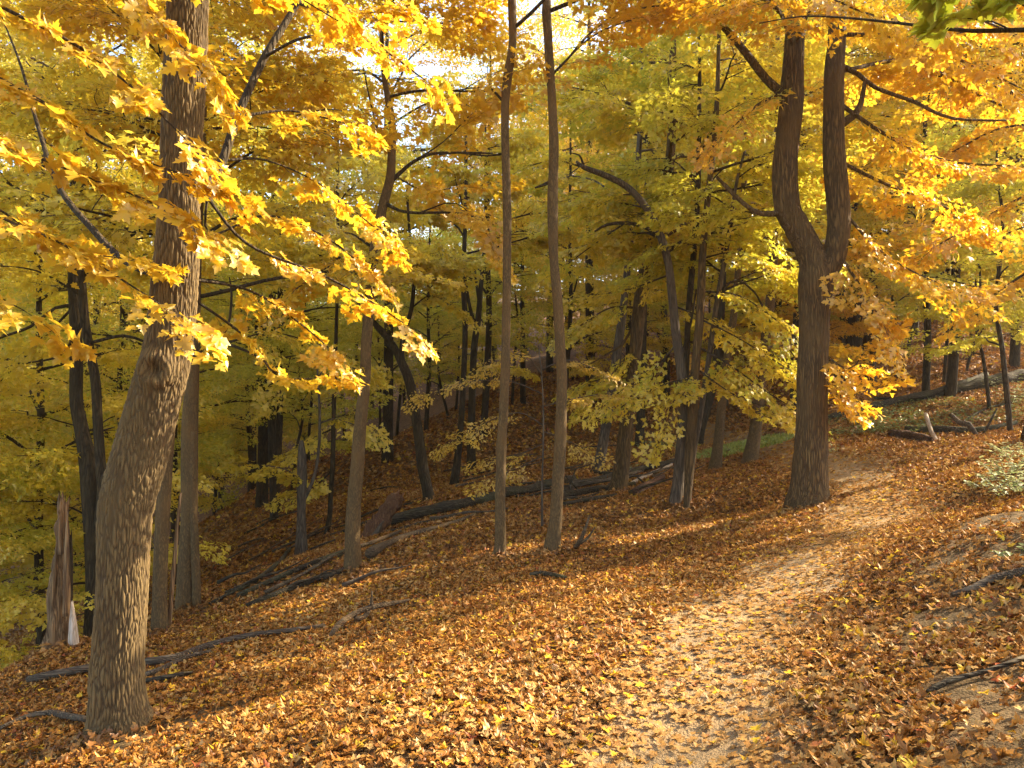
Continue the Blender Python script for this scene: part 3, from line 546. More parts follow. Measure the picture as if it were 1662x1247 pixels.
simple('U', 'leaning_tree', 'dark tree leaning left and forking into two arching limbs, above the big log', [(697,816,20),(694,795,17),(686,757,18),(677,690,16),(665,622,16),(652,589,14),(640,565,12),(626,545,12),(612,530,10),(600,515,7),(585,500,5)], 16, BK_dark, LEMON, 43, 2.9, 4.0, 8, 2.5, top=(-.5, 0, 1.2, .02),
  limbs=([(658,600,11),(652,575,9),(655,545,8),(668,500,7),(672,440,6),(665,380,5),(660,300,4)],), rows2=([(668,500,3),(700,480,2),(740,500,2)], [(672,440,3),(640,420,2),(600,440,2)], [(650,590,3),(620,610,3),(570,620,2)]))
simple('V1', 'forest_tree', 'left one of two dark trees close together on the far slope', [(737,790,15),(742,750,12),(748,690,10),(753,600,9),(755,520,9),(752,450,8),(756,330,6)], 21, BK_dark, LEMON, 44, 4.5, 9, 8, 2.8, size=.125)
simple('V2', 'forest_tree', 'right one of two dark trees close together on the far slope, forked like a Y', [(765,764,15),(765,700,13),(767,620,11),(770,560,11),(776,520,10),(780,470,8),(784,430,6),(788,360,5)], 23, BK_dark, LEMON, 45, 5, 9, 7, 2.6, size=.125,
  limbs=([(772,535,7),(763,500,6),(757,465,5),(752,430,4)], [(779,495,5),(773,460,4),(770,430,3)]), rows2=([(765,600,4),(800,590,3),(840,600,2)],))
simple('H', 'grey_tree', 'grey leaning tree behind the log pile', [(971,767,20),(975,740,17),(983,696,16),(995,626,16),(1002,570,15),(1008,528,14),(1014,480,12),(1022,400,11),(1032,300,10),(1040,180,8)], 18, BK_grey, LEMON, 46, 4.5, 10.5, 9, 3.2, size=.115)
simple('G', 'furrowed_tree', 'furrowed brown tree with a broad flared foot, standing in the log pile', [(1003,803,30),(1006,780,27),(1013,724,24),(1021,654,22.5),(1025,612,21),(1031,570,20),(1038,500,22),(1047,440,22),(1064,380,23),(1078,330,22),(1084,290,17),(1090,220,14),(1092,100,11)], 14, BK_maple, MIX, 47, 3.6, 8.5, 9, 3.4, sides=24,
  limbs=([(1036,545,5),(1025,535,5),(1010,560,4),(985,575,3),(960,590,2)], [(1070,385,5),(1100,350,4),(1130,310,3)]), rows2=([(1030,560,4),(1000,600,3),(960,640,2)], [(1040,500,4),(990,500,3),(940,530,2)], [(1035,570,3),(1020,600,3),(960,620,2)]))
simple('X', 'grey_tree', 'short-looking grey trunk seen between the log pile and the slim stems', [(1038,727,16),(1039,690,14),(1041,640,14),(1043,570,12),(1046,450,11),(1050,300,9)], 22, BK_dark, LEMON, 48, 6, 12, 12, 3.2, size=.13)
# the bunch of slim stems
e, tI, loc = tree('I1', 'arching_tree', 'slim tree whose top arches over to the left, first of the bunch of stems', [(1096,820,21),(1100,790,19),(1105,740,19),(1109,690,18),(1109,640,17),(1104,590,16),(1097,540,15),(1091,480,14),(1085,430,13),(1073,385,13),(1054,345,12),(1022,307,11),(985,286,10),(948,272,8),(935,262,4)], 12, BK_grey, 16, .08, .3)
limb(e, loc, [(1072,382,7),(1045,368,6),(1015,362,6),(985,365,5),(965,376,3)], 12, BK_dark, 6); limb(e, loc, [(1100,590,5),(1122,520,4),(1130,470,3)], 12, BK_dark, 5); limb(e, loc, [(946,272,5),(945,262,4),(940,252,3),(925,248,2)], 12, BK_dark, 5)
crown_on(e, loc, tI, MIX, 51, 3, 4.5, 5, 1.8, az=1.57, azw=1.2, rows=([(1040,340,3,12.3),(990,330,2,13),(930,350,2,13.5)], [(1015,362,3,12.2),(960,400,2,13),(920,430,2,13.5)], [(1085,450,3,12.2),(1020,470,2,12.8),(960,480,2,13)], [(948,272,3,12),(900,260,2,12.2),(860,270,1.5,12.4)], [(1098,560,3),(1060,600,2),(1000,640,2)], [(1092,500,3),(1150,520,2),(1210,560,2)]), d=12)
e, tI2, loc = tree('I2', 'slim_tree', 'slim tapering stem in front of the bunch, dark and straight', [(1114,834,11),(1116,800,12),(1120,740,17),(1125,660,16),(1130,580,14),(1137,500,14),(1140,420,12),(1147,340,10),(1160,220,9),(1165,130,7),(1168,0,5)], 11.8, BK_maple, 16, .08, .1)
crown_on(e, loc, tI2, MIX, 52, 4.5, 7.5, 5, 2.0, rows=([(1130,560,3),(1180,590,3),(1250,640,2),(1285,660,1.5)], [(1128,620,3),(1090,620,2),(1040,640,2)], [(1128,600,3),(1100,640,2),(1080,680,1.5)], [(1135,520,3),(1200,550,2),(1280,600,2)], [(1138,470,3),(1200,480,2),(1260,520,2)], [(1150,600,2),(1190,640,2),(1240,660,1.5)], [(1140,420,3),(1190,410,2),(1250,430,2)]), d=11.6)
e, tI3, loc = tree('I2', 'slim_tree', 'dark stem just behind the arching tree, running straight up', [(1105,812,9,12.4),(1109,740,10,12.4),(1112,650,10,12.4),(1114,590,10,12.4),(1118,500,10,12.4),(1127,400,10,12.4),(1133,300,9,12.4),(1135,180,7,12.4),(1136,40,5,12.4)], 12.4, BK_dark, 12, .1, .2)
crown_on(e, loc, tI3, LIME, 53, 3.8, 8, 7, 2.0, rows=([(1125,430,3),(1080,440,2,13.4),(1030,450,2,14.3)], [(1133,300,3),(1090,260,2,13.6),(1040,260,2,14.4)], [(1133,320,3),(1180,270,2),(1240,260,2)], [(1130,360,3),(1170,370,2),(1230,390,2)]), d=12.4)
e, tI4, loc = tree('I4', 'grey_sapling', 'grey sapling leaning right, with a pale scar, last of the bunch of stems', [(1117,812,10),(1121,770,10),(1128,720,9),(1134,690,9),(1148,600,9),(1162,500,8.5),(1180,400,8),(1190,330,6),(1197,290,5),(1210,240,4)], 12.1, BK_grey, 10, .1, .2)
limb(e, loc, [(1163,495,5),(1175,470,4),(1195,455,4),(1225,475,3),(1255,530,2)], 12.1, BK_dark, 5); limb(e, loc, [(1192,318,4),(1178,300,4),(1163,290,2)], 12.1, BK_dark, 5)
crown_on(e, loc, tI4, LIME, 54, 2.7, 4.8, 6, 1.5, rows=([(1195,455,3),(1240,440,2),(1280,460,2)], [(1180,400,3),(1140,390,2),(1090,400,2)], [(1225,475,3),(1255,530,2),(1290,580,2)]), d=12)
simple('J', 'brown_tree', 'brown leaning tree beyond the bunch of stems, left of the bright grass', [(1161,767,21),(1165,724,16),(1172,654,14),(1177,600,12),(1184,560,12),(1190,520,12),(1198,440,10),(1206,330,9),(1210,200,7)], 16, BK_rust, MIX, 55, 3.8, 8.5, 8, 3.0)
simple('K', 'brown_tree', 'brown leaning tree with a flared foot beyond the bright grass', [(1217,759,26),(1222,724,22),(1227,690,19),(1236,612,17),(1244,540,16),(1252,470,15),(1258,350,13),(1262,200,10)], 16, BK_rust, AMBER, 56, 3.2, 8.5, 9, 3.2, rows2=([(1240,580,4),(1200,600,3),(1150,590,2)], [(1240,560,4),(1290,560,3),(1340,560,2)]))
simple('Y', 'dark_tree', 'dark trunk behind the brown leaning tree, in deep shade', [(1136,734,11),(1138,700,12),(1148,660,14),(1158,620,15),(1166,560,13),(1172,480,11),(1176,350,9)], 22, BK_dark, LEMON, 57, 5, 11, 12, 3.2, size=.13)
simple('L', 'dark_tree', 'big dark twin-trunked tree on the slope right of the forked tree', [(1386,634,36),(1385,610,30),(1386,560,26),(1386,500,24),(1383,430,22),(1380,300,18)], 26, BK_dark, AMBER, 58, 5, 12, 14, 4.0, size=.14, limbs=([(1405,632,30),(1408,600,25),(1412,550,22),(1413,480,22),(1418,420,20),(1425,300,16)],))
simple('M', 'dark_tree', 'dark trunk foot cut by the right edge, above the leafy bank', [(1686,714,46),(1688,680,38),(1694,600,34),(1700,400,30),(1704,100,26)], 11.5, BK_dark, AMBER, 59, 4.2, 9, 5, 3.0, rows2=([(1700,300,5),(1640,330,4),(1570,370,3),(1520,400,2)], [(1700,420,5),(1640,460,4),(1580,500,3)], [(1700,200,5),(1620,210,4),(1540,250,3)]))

# slender understory beech with small leaves behind the slim pair
b = G(880, 858); d = b[1]; loc = tuple(b); e = empty('beech_sapling', loc); tag(e, 'wispy sapling with small pale gold leaves, between the two slim straight trees', 'sapling')
w = Wood(); tr = spline([(b[0], b[1], b[2]-.1, .022)]+upx([(880,780,3.4),(882,700,3),(880,620,2.6),(874,560,2)], d), .1); w.add(tr, 7); w.build('trunk', BK_grey, e, loc)
rnd = random.Random(61); cr = Crown('mid', 3, .06, [(.60, .38, .05), (.76, .52, .07), (.84, .62, .12)], 61); w = Wood()
for rows in ([(881,690,2),(840,670,2),(780,690,1.5),(730,720,1)], [(881,660,2),(920,650,2),(970,640,1.5)], [(881,640,2),(830,620,2),(760,620,1.5),(700,640,1)], [(881,720,2),(850,735,2),(800,745,1.5)], [(880,610,2),(850,575,2),(800,590,1)], [(880,600,2),(920,585,2),(970,600,1)], [(881,700,2),(920,715,1.5),(950,730,1)], [(881,740,2),(840,760,1.5),(790,780,1)]):
    p = spline([(*P(q[0], q[1], d+(i*.12)*(1 if rnd.random() < .5 else -1)), q[2]/FPX*d/2) for i, q in enumerate(rows)], .1); w.add(p, 4); along(cr, p, .25, 1, .2, .42, rnd, (.3, 1.1), -.1)
w.build('branches', BK_twig, e, loc); cr.build('crown', M_leaf, BK_twig, e, loc)

# branch of a green-leaved tree reaching in at the top right corner
ex, ey = 3.3, 2.4; ez = h1(ex, ey); loc = (ex, ey, ez); e = empty('green_tree', loc); tag(e, 'thin dark branch with broad green leaves reaching in at the top right corner', 'tree')
w = Wood(); w.add(spline([(ex, ey, ez-.3, .09), (ex+.05, ey, 1.4, .07), (ex, ey, 3, .05), (ex-.1, ey+.1, 5, .02)], .1), 14, flare=.4, seed=3); w.build('trunk', BK_grey, e, loc)
w = Wood(); cr = Crown('near', 0, .10, GREEN, 71); rnd = random.Random(71)
p = spline([(ex, ey, 2.7, .02)]+upx([(1662,49,9,3.4),(1560,49,7,3.6),(1460,38,5,3.7),(1370,29,4,3.8),(1300,27,3,3.9),(1232,38,2,4.0)], 3), .06); w.add(p, 6)
for rows in ([(1700,30,5,3.4),(1640,0,3,3.3),(1570,-10,2,3.3)], [(1640,49,4,3.5),(1610,35,3,3.5),(1570,30,2,3.5)]): q = spline(upx(rows, 3), .06); w.add(q, 4); along(cr, q, .4, 1, .2, .16, rnd, (.3, 1.2), .05)
w.build('branches', BK_dark, e, loc); cr.build('crown', M_green, BK_twig, e, loc)

# ------------------------------------------------------------------ forest trees of the background: a few kinds, copied
def proto(name, h, r0, z0, Lm, nb, pal, seed, mat, lod=2, size=.115, gap=.5, sl_=1.1, sub=5, lean=.5, kind='far', elev=(.1, .8), prof=None):
    rnd = random.Random(seed); e = empty(name, (0, 0, 0)); pts = [(0, 0, -.5, r0*1.2), (0, 0, .1, r0*1.08)]; x = y = 0
    for i in range(1, 8): x += rnd.uniform(-.2, .2)*lean+lean*.06; y += rnd.uniform(-.2, .2)*lean; pts.append((x, y, h*i/7, r0*(1-.85*i/7)+.01))
    path = spline(pts, .35); w = Wood(); w.add(path, 10, flare=.5, seed=seed); w.build('trunk', mat, e)
    cr = Crown(kind, lod, size, pal, seed, twigs=False); w2 = Wood(); grow(path, z0, h*.98, nb, Lm, w2, cr, rnd, gap=gap, sl_=sl_, sub=sub, elev=elev, prof=prof, subd=True)
    w2.build('boughs', mat, e); cr.build('crown', M_leaf, None, e, None); return e
pr = lambda f: .55+1.3*f*(1-f)
FAR = [proto('forest_tree', 17, .17, 4.5, 4.2, 26, LEMON, 101, BK_dark, prof=pr), proto('forest_tree', 19, .2, 6, 4.6, 26, GOLD, 102, BK_dark, prof=pr),
       proto('forest_tree', 15, .13, 3.5, 3.8, 24, LIME, 103, BK_dark, prof=pr), proto('forest_tree', 16, .16, 4.2, 4.4, 24, AMBER, 104, BK_dark, prof=pr),
       proto('forest_tree', 12, .09, 2.2, 3.0, 22, MIX, 105, BK_dark, prof=pr)]
SAP = [proto('understory_tree', 5.5, .045, 1.2, 2.0, 16, LEMON, 111, BK_dark, 1, .09, .42, .8, 3, .8, 'mid'), proto('understory_tree', 6.5, .05, 1.8, 2.2, 16, LIME, 112, BK_dark, 1, .09, .42, .8, 3, .8, 'mid'),
       proto('understory_tree', 4.5, .035, .9, 1.7, 14, AMBER, 113, BK_dark, 1, .085, .42, .7, 3, .8, 'mid')]
used = set()
def place(pro, x, y, rz, s, label, group, cat='tree'):
    if pro.name not in used: used.add(pro.name); o = pro
    else:
        o = pro.copy(); COL.objects.link(o)
        for ch in list(pro.children):
            c = ch.copy(); COL.objects.link(c); c.parent = o
    o.location = (x, y, h1(x, y)-.05); o.rotation_euler = (0, 0, rz); o.scale = (s, s, s*random.Random(int(x*100)).uniform(.92, 1.1)); tag(o, label, cat, group); return o
MARK = [(60, 'the broken dead trunk at the left edge'), (150, 'the dark twin-stem trunk'), (305, 'the smooth twin-stem tree'), (400, 'the dark branches left of the logs'), (489, 'the broken grey trunk'), (575, 'the slender forked tree'), (690, 'the leaning tree above the big log'), (812, 'the left slim tree'), (900, 'the right slim tree'), (1000, 'the furrowed tree'), (1115, 'the bunch of slim stems'), (1225, 'the brown tree'), (1315, 'the big forked tree'), (1400, 'the dark twin-trunked tree'), (1500, 'the hollow with dead boughs'), (1610, 'the great fallen trunk at right')]
seen_ = {}
def where(x, y, head):
    u = CU+x/y*FPX; m = min(MARK, key=lambda q: abs(q[0]-u))[1]; k = (head, m); seen_[k] = seen_.get(k, 0)+1; n_ = seen_[k]
    side = '' if n_ == 1 else [', farther one', ', third one', ', fourth one'][min(n_-2, 2)]
    return head+' behind '+m+side
rnd = random.Random(5); pts = [(v[0], v[1]) for v in [P(*b)[:2] for b in BASES.values()]]
def free(x, y, m):
    for a, b in pts:
        if (a-x)**2+(b-y)**2 < m*m: return False
    return True
LB_ = {0: 'far pale yellow tree', 1: 'far golden tree', 2: 'far yellow-green tree', 3: 'far orange-yellow tree', 4: 'far slim green and gold tree'}
def far_label(k, u, y): return LB_[k]+(' deep' if y > 50 else '')+(' in the left valley' if u < 450 else ' left of the slim pair' if u < 800 else ' before the forked tree' if u < 1300 else ' on the right slope')
cnt = 0; tries = 0
while cnt < 150 and tries < 8000:
    tries += 1; y = 20+62*rnd.random()**.9; x = rnd.uniform(-.82, .82)*y
    u = CU+x/y*FPX; 
    if not free(x, y, 2.4+.02*y): continue
    if y < 24 and 660 < u < 1000: continue
    if 360 < u < 860 and y < 60 and rnd.random() < .3: continue     # thin canopy where the sky shows
    k = rnd.choices([0, 1, 2, 3, 4], [4, 3, 4 if u < 800 else 2, 1 if u < 900 else 4, 3])[0]
    s = rnd.uniform(.85, 1.2)*(.68 if 360 < u < 860 and y > 30 else 1)
    pts.append((x, y)); place(FAR[k], x, y, rnd.uniform(0, 6.28), s, far_label(k, u, y), 'forest trees of the background'); cnt += 1
# nearer slender trees of the valley on the left and the slope on the right
for x, y, k, s in [(-8.5, 14, 4, .9), (-11, 12, 2, .8), (-7.6, 17.5, 2, .8), (-13, 17, 0, .9), (-10, 20, 4, 1), (-6.2, 20, 2, .75), (-15, 13, 2, .8), (12, 21, 3, .85), (-9.3, 10.3, 4, .8), (14.5, 18, 4, .8)]:
    place(FAR[k], x, y, rnd.uniform(0, 6.28), s, where(x, y, ['pale yellow tree', 'golden tree', 'yellow-green tree', 'orange-yellow tree', 'slim green and gold tree'][k]), 'middle distance trees'); pts.append((x, y))
for x, y, k, s in [(-6.5, 12.5, 0, .9), (-8.3, 12, 1, .8), (-9.8, 16, 0, 1), (-6.9, 24, 1, 1), (6.5, 26, 1, .9), (8.5, 22, 2, 1), (11, 27, 2, 1), (13.5, 24, 1, 1), (16, 27, 0, 1), (9.5, 30, 0, 1.1),
                   (-10.5, 24, 1, 1.1), (-13, 28, 0, 1.1), (4.8, 31, 0, 1), (15.5, 21, 1, .9), (-5, 29, 1, 1), (-7.1, 9.8, 0, .55), (9.6, 14.8, 1, .95), (14, 28, 1, 1.2), (17, 33, 0, 1.4), (21, 36, 1, 1.5), (12, 34, 2, 1.4), (19, 40, 0, 1.6), (25, 42, 1, 1.7), (15, 44, 0, 1.7), (11.5, 18.5, 1, .8), (10, 42, 1, 1.6), (-9, 34, 1, 1.3), (-12, 38, 0, 1.5), (-16, 36, 1, 1.5), (-15, 44, 0, 1.8), (-10, 46, 1, 1.9), (-20, 42, 1, 1.7), (-7, 50, 0, 2), (-13, 56, 1, 2.2), (-20, 54, 0, 2.2), (-4, 56, 1, 2), (-26, 48, 0, 2), (1, 54, 1, 2), (-17, 29, 0, 1.3), (-3, 36, 0, 1.3), (0, 33, 1, 1.2), (3, 38, 0, 1.4), (6, 36, 1, 1.3), (8, 40, 0, 1.5), (-6, 40, 1, 1.5), (13, 38, 2, 1.4), (-1, 44, 1, 1.6), (5, 46, 0, 1.6), (18, 30, 1, 1.2), (-12, 14, 0, .8)]:
    place(SAP[k], x, y, rnd.uniform(0, 6.28), s, where(x, y, ['low pale yellow understory tree', 'low yellow-green understory tree', 'low orange-yellow understory tree'][k]), 'understory trees between the trunks', 'small tree')
# the wood goes on unseen: trees added to throw dappled shade and golden bounce
for i, (x, y, k, s) in enumerate([(15, 6.8, 1, .95), (21, 3, 3, .8), (24, 12, 4, .8), (13, -3, 4, .8), (-4, -3.5, 1, .8), (1.5, -6, 3, .9), (34, 9, 0, 1)]):
    place(FAR[k], x, y, i*1.3, s, 'unseen forest tree added outside the frame to shape the light', 'unseen forest trees added outside the frame')

# ------------------------------------------------------------------ fallen logs, sticks, stump
def log(name, label, rows, mat, sides=12, lift=.85, jag=.03, seed=1, group=None, branches=(), cat='log', air=False, step=.1):
    """rows = (u,v,width px); each point lies on the ground seen there (or at the depth given as 4th value)"""
    pts = []
    for q in rows:
        if len(q) > 3 and (cat == 'branch' or air): p = P(q[0], q[1], q[3]); r = q[2]/FPX*q[3]/2
        else: p = G(q[0], q[1]+q[2]*.3); r = q[2]/FPX*p[1]/2; p = p+np.array([0, 0, r*lift+.03])
        pts.append((*p, r))
    c = np.mean([p[:3] for p in pts], axis=0); loc = (c[0], c[1], h1(c[0], c[1])); path = spline(pts, step)
    jit = np.array([[mnoise.noise(Vector((s*1.9, seed*3.1, k*7))) for k in range(3)] for s in np.arange(len(path))*step])*path[:, 3:4]*.5; path[:, :3] += jit; kn = np.array([1+.16*mnoise.noise(Vector((k_*step*4, seed*5.3, 0)))+.5*max(0, mnoise.noise(Vector((k_*step*2.3, seed, 9)))-.35) for k_ in range(len(path))]); path[:, 3] *= kn
    w = Wood(); w.add(path, sides, jag=jag, seed=seed)
    if branches:
        e = empty(name, loc); tag(e, label, cat, group); w.build('stem', mat, e, loc)
        for b in branches: bp_ = spline(upx(b, path[len(path)//2, 1]) if len(b[0]) == 3 else [(*P(q[0], q[1], q[3]), q[2]/FPX*q[3]/2) for q in b], .06); ww = Wood(); ww.add(bp_, 6); ww.build('branch_stub', mat, e, loc)
        return e
    o = w.build(name, mat, None, loc); tag(o, label, cat, group); return o
log('fallen_log', 'long dark mossy log lying across the slope, its thick end left', [(636,850,19,14.2),(700,834,18,14.3),(760,820,17,14.5),(850,800,15,14.8),(930,782,13,15)], BL_dark, 16, seed=2)
log('fallen_log', 'split pale log with a broken butt, just right of the slender forked tree', [(600,906,17),(625,890,12),(650,877,10),(690,866,8),(740,851,6),(770,838,4)], BL_dead, 12, seed=3)
log('fallen_log', 'long grey log on the left of the slender tree, reaching down to the twin stems', [(385,972,8),(430,953,9),(480,932,9),(530,912,9),(565,900,8)], BL_dark, 12, seed=4)
log('fallen_log', 'upper pale log in the stack left of the slender tree', [(500,932,5),(530,915,6),(560,900,6),(600,888,6),(650,868,5)], BL_dead, 10, seed=5, lift=1.6)
log('fallen_log', 'mossy log nearest the sunlit leaves left of the slender tree', [(400,988,6),(450,968,9),(500,950,9),(545,938,10),(562,930,9)], BL_dark, 12, seed=6)
log('dead_branch', 'forked dead bough lying on the dark slope left of the logs', [(340,985,5),(390,960,6),(420,945,8),(450,920,7),(470,895,5)], BL_dark, 8, seed=7, cat='branch')
log('fallen_log', 'long half-buried log running from the nearest trunk toward the right', [(236,1083,13),(280,1075,13),(330,1057,11),(400,1040,9),(460,1031,8),(525,1022,6)], BL_grey, 12, seed=8)
log('fallen_log', 'half-buried log end left of the nearest trunk', [(46,1110,11),(90,1102,13),(150,1090,13)], BL_grey, 10, seed=9)
log('dead_branch', 'thin stick beside the half-buried log, right of the nearest trunk', [(236,1103,9),(270,1090,9),(300,1074,8),(340,1064,6)], BL_grey, 8, seed=10, cat='branch')
log('dead_branch', 'crooked stick at the lower left edge', [(0,1190,7),(40,1172,8),(80,1165,9),(110,1172,10),(145,1178,10)], BL_grey, 8, seed=11, cat='branch')
log('dead_branch', 'short brown stick right of the nearest trunk, half under leaves', [(238,1112,7),(265,1108,8),(310,1100,6)], BL_dark, 8, seed=12, cat='branch')
dA = float(G(535, 1036)[1]); dB = float(G(662, 984)[1]); dm = (dA+dB)/2
log('dead_branch', 'pale curved branch arching off the leaves, with a short upright stub', [(534,1036,7,dA),(550,1014,9,dA+.05),(572,998,9,dm-.1),(600,987,9,dm),(630,981,8,dB-.1),(662,974,4,dB)], BL_dead, 10, seed=13, cat='branch', branches=([(603,988,6,dm),(603,975,5,dm),(604,960,3,dm)], [(575,1004,9,dm-.1),(590,1002,9,dm-.05),(600,990,7,dm)]))
log('dead_branch', 'forked upright stub poking from the leaves right of the slim pair', [(934,895,8),(943,875,7,8.9),(950,858,5,8.9),(956,840,3,8.9)], BL_dead, 8, seed=14, cat='branch', branches=([(942,882,5,8.9),(955,872,4,8.9),(966,855,2,8.9)],))
log('dead_branch', 'low knobbly dead branch half buried right of the slim pair', [(860,938,6),(880,936,8),(900,940,7),(918,944,5)], BL_dark, 8, seed=15, cat='branch')
# rotten leaning stump
b0 = G(604, 872); dd = float(b0[1]); loc = tuple(b0)
e = empty('rotten_stump', loc); tag(e, 'reddish rotten stump leaning right among the logs', 'stump')
w = Wood(); w.add(spline([(*P(598,880,dd), .13), (*P(612,855,dd), .15), (*P(628,832,dd), .13), (*P(640,815,dd), .14), (*P(648,806,dd), .10)], .05), 18, flare=.5, seed=7, jag=.12, disp=bark_disp(.05, 12, 6)); w.build('trunk', BK_rot, e, loc)
w = Wood(); w.add(spline([(*P(598,882,dd-.1), .06), (*P(610,866,dd-.15), .05), (*P(622,845,dd-.12), .02)], .05), 8, jag=.05, seed=3); w.build('splinter', BK_grey, e, loc)
# log pile between the slim pair and the furrowed tree
PL = [((912,800),(1000,775),(1094,752),11,BL_dark,'long top log of the pile behind the furrowed tree'), ((905,812),(960,800),(1030,790),12,BL_dark,'thick lower log of the pile, left of the furrowed tree'), ((925,790),(985,783),(1040,768),8,BL_grey,'grey middle pole of the pile'),
      ((1022,790),(1050,776),(1090,757),6,BK_pale,'pale bare pole on the right of the pile'), ((915,822),(960,814),(1000,806),7,BL_dark,'low dark pole at the front left of the pile'), ((960,768),(1000,772),(1050,760),6,BL_dark,'back pole of the pile beside the grey tree'),
      ((1030,802),(1055,790),(1075,779),13,BL_rot,'short brown log end right of the furrowed foot')]
for i, (a, b_, c, wdt, mt, lb) in enumerate(PL): log('piled_log', lb, [(*a, wdt, 14.3+.12*i), (*b_, wdt*.95, 14.5+.1*i), (*c, wdt*.7, 14.8+.1*i)], mt, 10, seed=20+i, group='logs of the pile behind the slim trees')
for i, (a, b_, c) in enumerate([((918,772),(945,800),(985,815)), ((930,815),(925,790),(935,760)), ((1035,775),(1060,795),(1085,790))]): log('dead_branch', ['thin branch crossing the left end of the log pile', 'upright twig at the left end of the log pile', 'thin branch crossing the right end of the log pile'][i], [(*a, 3, 14), (*b_, 3, 14.1), (*c, 2, 14.3)], BL_dark, 6, seed=30+i, cat='branch')
rnd = random.Random(44)
for i in range(22):
    if i < 13: u, v = rnd.uniform(905, 1095), rnd.uniform(762, 815)
    else: u, v = rnd.uniform(385, 640), rnd.uniform(880, 960)
    p = G(u, v); L = rnd.uniform(.5, 1.6); a = rnd.uniform(-.1, .7); pp = []; hh = rnd.uniform(.05, .3)
    for t in np.linspace(-.5, .5, 6): xx = p[0]+math.cos(a)*L*t; yy = p[1]+math.sin(a)*L*t; pp.append((xx, yy, h1(xx, yy)+.04+hh*(t+.5)+rnd.uniform(0, .05), .022*(.75-t)))
    w = Wood(); w.add(spline(pp, .1), 6); o = w.build('fallen_branch', [BL_dark, BL_grey, BL_dead][i % 3], None, (p[0], p[1], p[2])); tag(o, 'bare branch tangled in the log pile behind the slim trees' if i < 13 else 'bare branch tangled among the logs left of the slender tree', 'branch', 'branches tangled in the piles of logs')
# right slope
log('fallen_log', 'great dark fallen trunk high on the right slope', [(1310,690,7),(1380,672,9),(1450,656,12),(1530,640,15),(1600,625,18),(1670,612,22)], BL_dark, 14, seed=40, cat='log')
log('fallen_log', 'thin dark fallen trunk just above the great one on the right slope', [(1420,652,5),(1470,655,6),(1520,645,9),(1570,628,9),(1600,618,9)], BL_dark, 10, seed=41, cat='log', lift=2.2)
log('fallen_log', 'rotting brown log end in the hollow right of the forked tree', [(1448,708,13),(1478,712,14),(1510,718,9)], BL_rot, 12, seed=42, jag=.12)
log('fallen_log', 'dark log behind the rotting one in the hollow', [(1470,700,9),(1530,702,11),(1600,700,9),(1650,690,6)], BL_dark, 12, seed=43)
d3 = float(G(1520, 716)[1])
log('dead_branch', 'bare grey pole propped up in the hollow', [(1522,716,7,d3),(1512,700,7,d3+.3),(1502,672,6,d3+.6)], BK_pale, 8, seed=44, cat='branch')
log('dead_branch', 'gnarled sunlit dead bough in the hollow', [(1586,708,7,d3),(1572,690,10,d3),(1558,688,9,d3+.2),(1542,674,8,d3+.4)], BL_grey, 10, seed=45, cat='branch', branches=([(1555,712,3,d3),(1550,700,3,d3),(1553,694,2,d3)],))
log('dead_branch', 'thin dark stick standing up in the hollow near the right edge', [(1594,706,4,d3),(1605,688,4,d3),(1618,664,3,d3)], BL_dark, 6, seed=46, cat='branch')
log('dead_branch', 'long thin dark branch on the slope behind the hollow', [(1560,690,3),(1600,668,4),(1650,655,4)], BL_dark, 6, seed=47, cat='branch')
log('tree_root', 'bare root snaking down the bank at the right edge', [(1545,975,8),(1580,962,12),(1610,950,12),(1640,944,14),(1675,935,15)], BL_grey, 10, lift=.15, seed=48, cat='root')
log('tree_root', 'dark root in the bank at the lower right', [(1505,1135,8),(1540,1115,10),(1600,1100,8),(1670,1075,9)], BL_dark, 8, lift=.1, seed=49, cat='root')
# thin fallen sticks strewn on the dark slope
rnd = random.Random(90)
for i in range(26):
    u = rnd.uniform(340, 1000); y = rnd.uniform(13, 25); x = (u-CU)/FPX*y; z = h1(x, y); a = rnd.uniform(-.35, .5); L = rnd.uniform(.6, 2.2); pp = []
    for t in np.linspace(-.5, .5, 5): xx = x+math.cos(a)*L*t; yy = y+math.sin(a)*L*t; pp.append((xx, yy, h1(xx, yy)+.03+rnd.uniform(0, .05), .016+.012*(.5-t)))
    w = Wood(); w.add(spline(pp, .12), 6); o = w.build('fallen_stick', BL_dark if i % 3 else BL_grey, None, (x, y, z)); tag(o, 'thin fallen stick strewn on the shaded slope', 'stick', 'sticks strewn over the shaded slope')

# ------------------------------------------------------------------ low greenery
def cover(name, spots, size, pal, seed, lod, hgt, mat, kind='stuff', label=None, cat=None):
    rs = np.random.default_rng(seed); Vs, Fs, Cs, nn = [], [], [], 0
    for (cx, cy_, rx, ry, N_) in spots:
        a = rs.uniform(0, 6.283, N_); r = np.sqrt(rs.random(N_)); x = cx+rx*r*np.cos(a); y = cy_+ry*r*np.sin(a); k = fbm(x*2, y*2, 3, seed) > -.35; x, y = x[k], y[k]; m = len(x)
        pos = np.stack([x, y, H(x, y)+rs.random(m)**1.5*hgt], 1); b = rs.uniform(0, 6.283, m); d = np.stack([np.cos(b), np.sin(b), rs.uniform(-.3, .6, m)], 1); nr = np.stack([rs.normal(0, .4, m), rs.normal(0, .4, m), np.ones(m)], 1)
        col = ramp(pal, rs.random(m)); V, F, C = leaves(pos, d, nr, size*rs.uniform(.6, 1.3, m), col, lod, .2, rs); Vs.append(V); Fs.append(F+nn); Cs.append(C); nn += len(V)
    return mesh(name, np.vstack(Vs), np.vstack(Fs), np.vstack(Cs), mat=mat)
def sp(u, v, rx, ry, N_): p = G(u, v); return (p[0], p[1], rx, ry, N_)
GC = [(.15, .19, .04), (.24, .28, .07), (.36, .38, .12)]
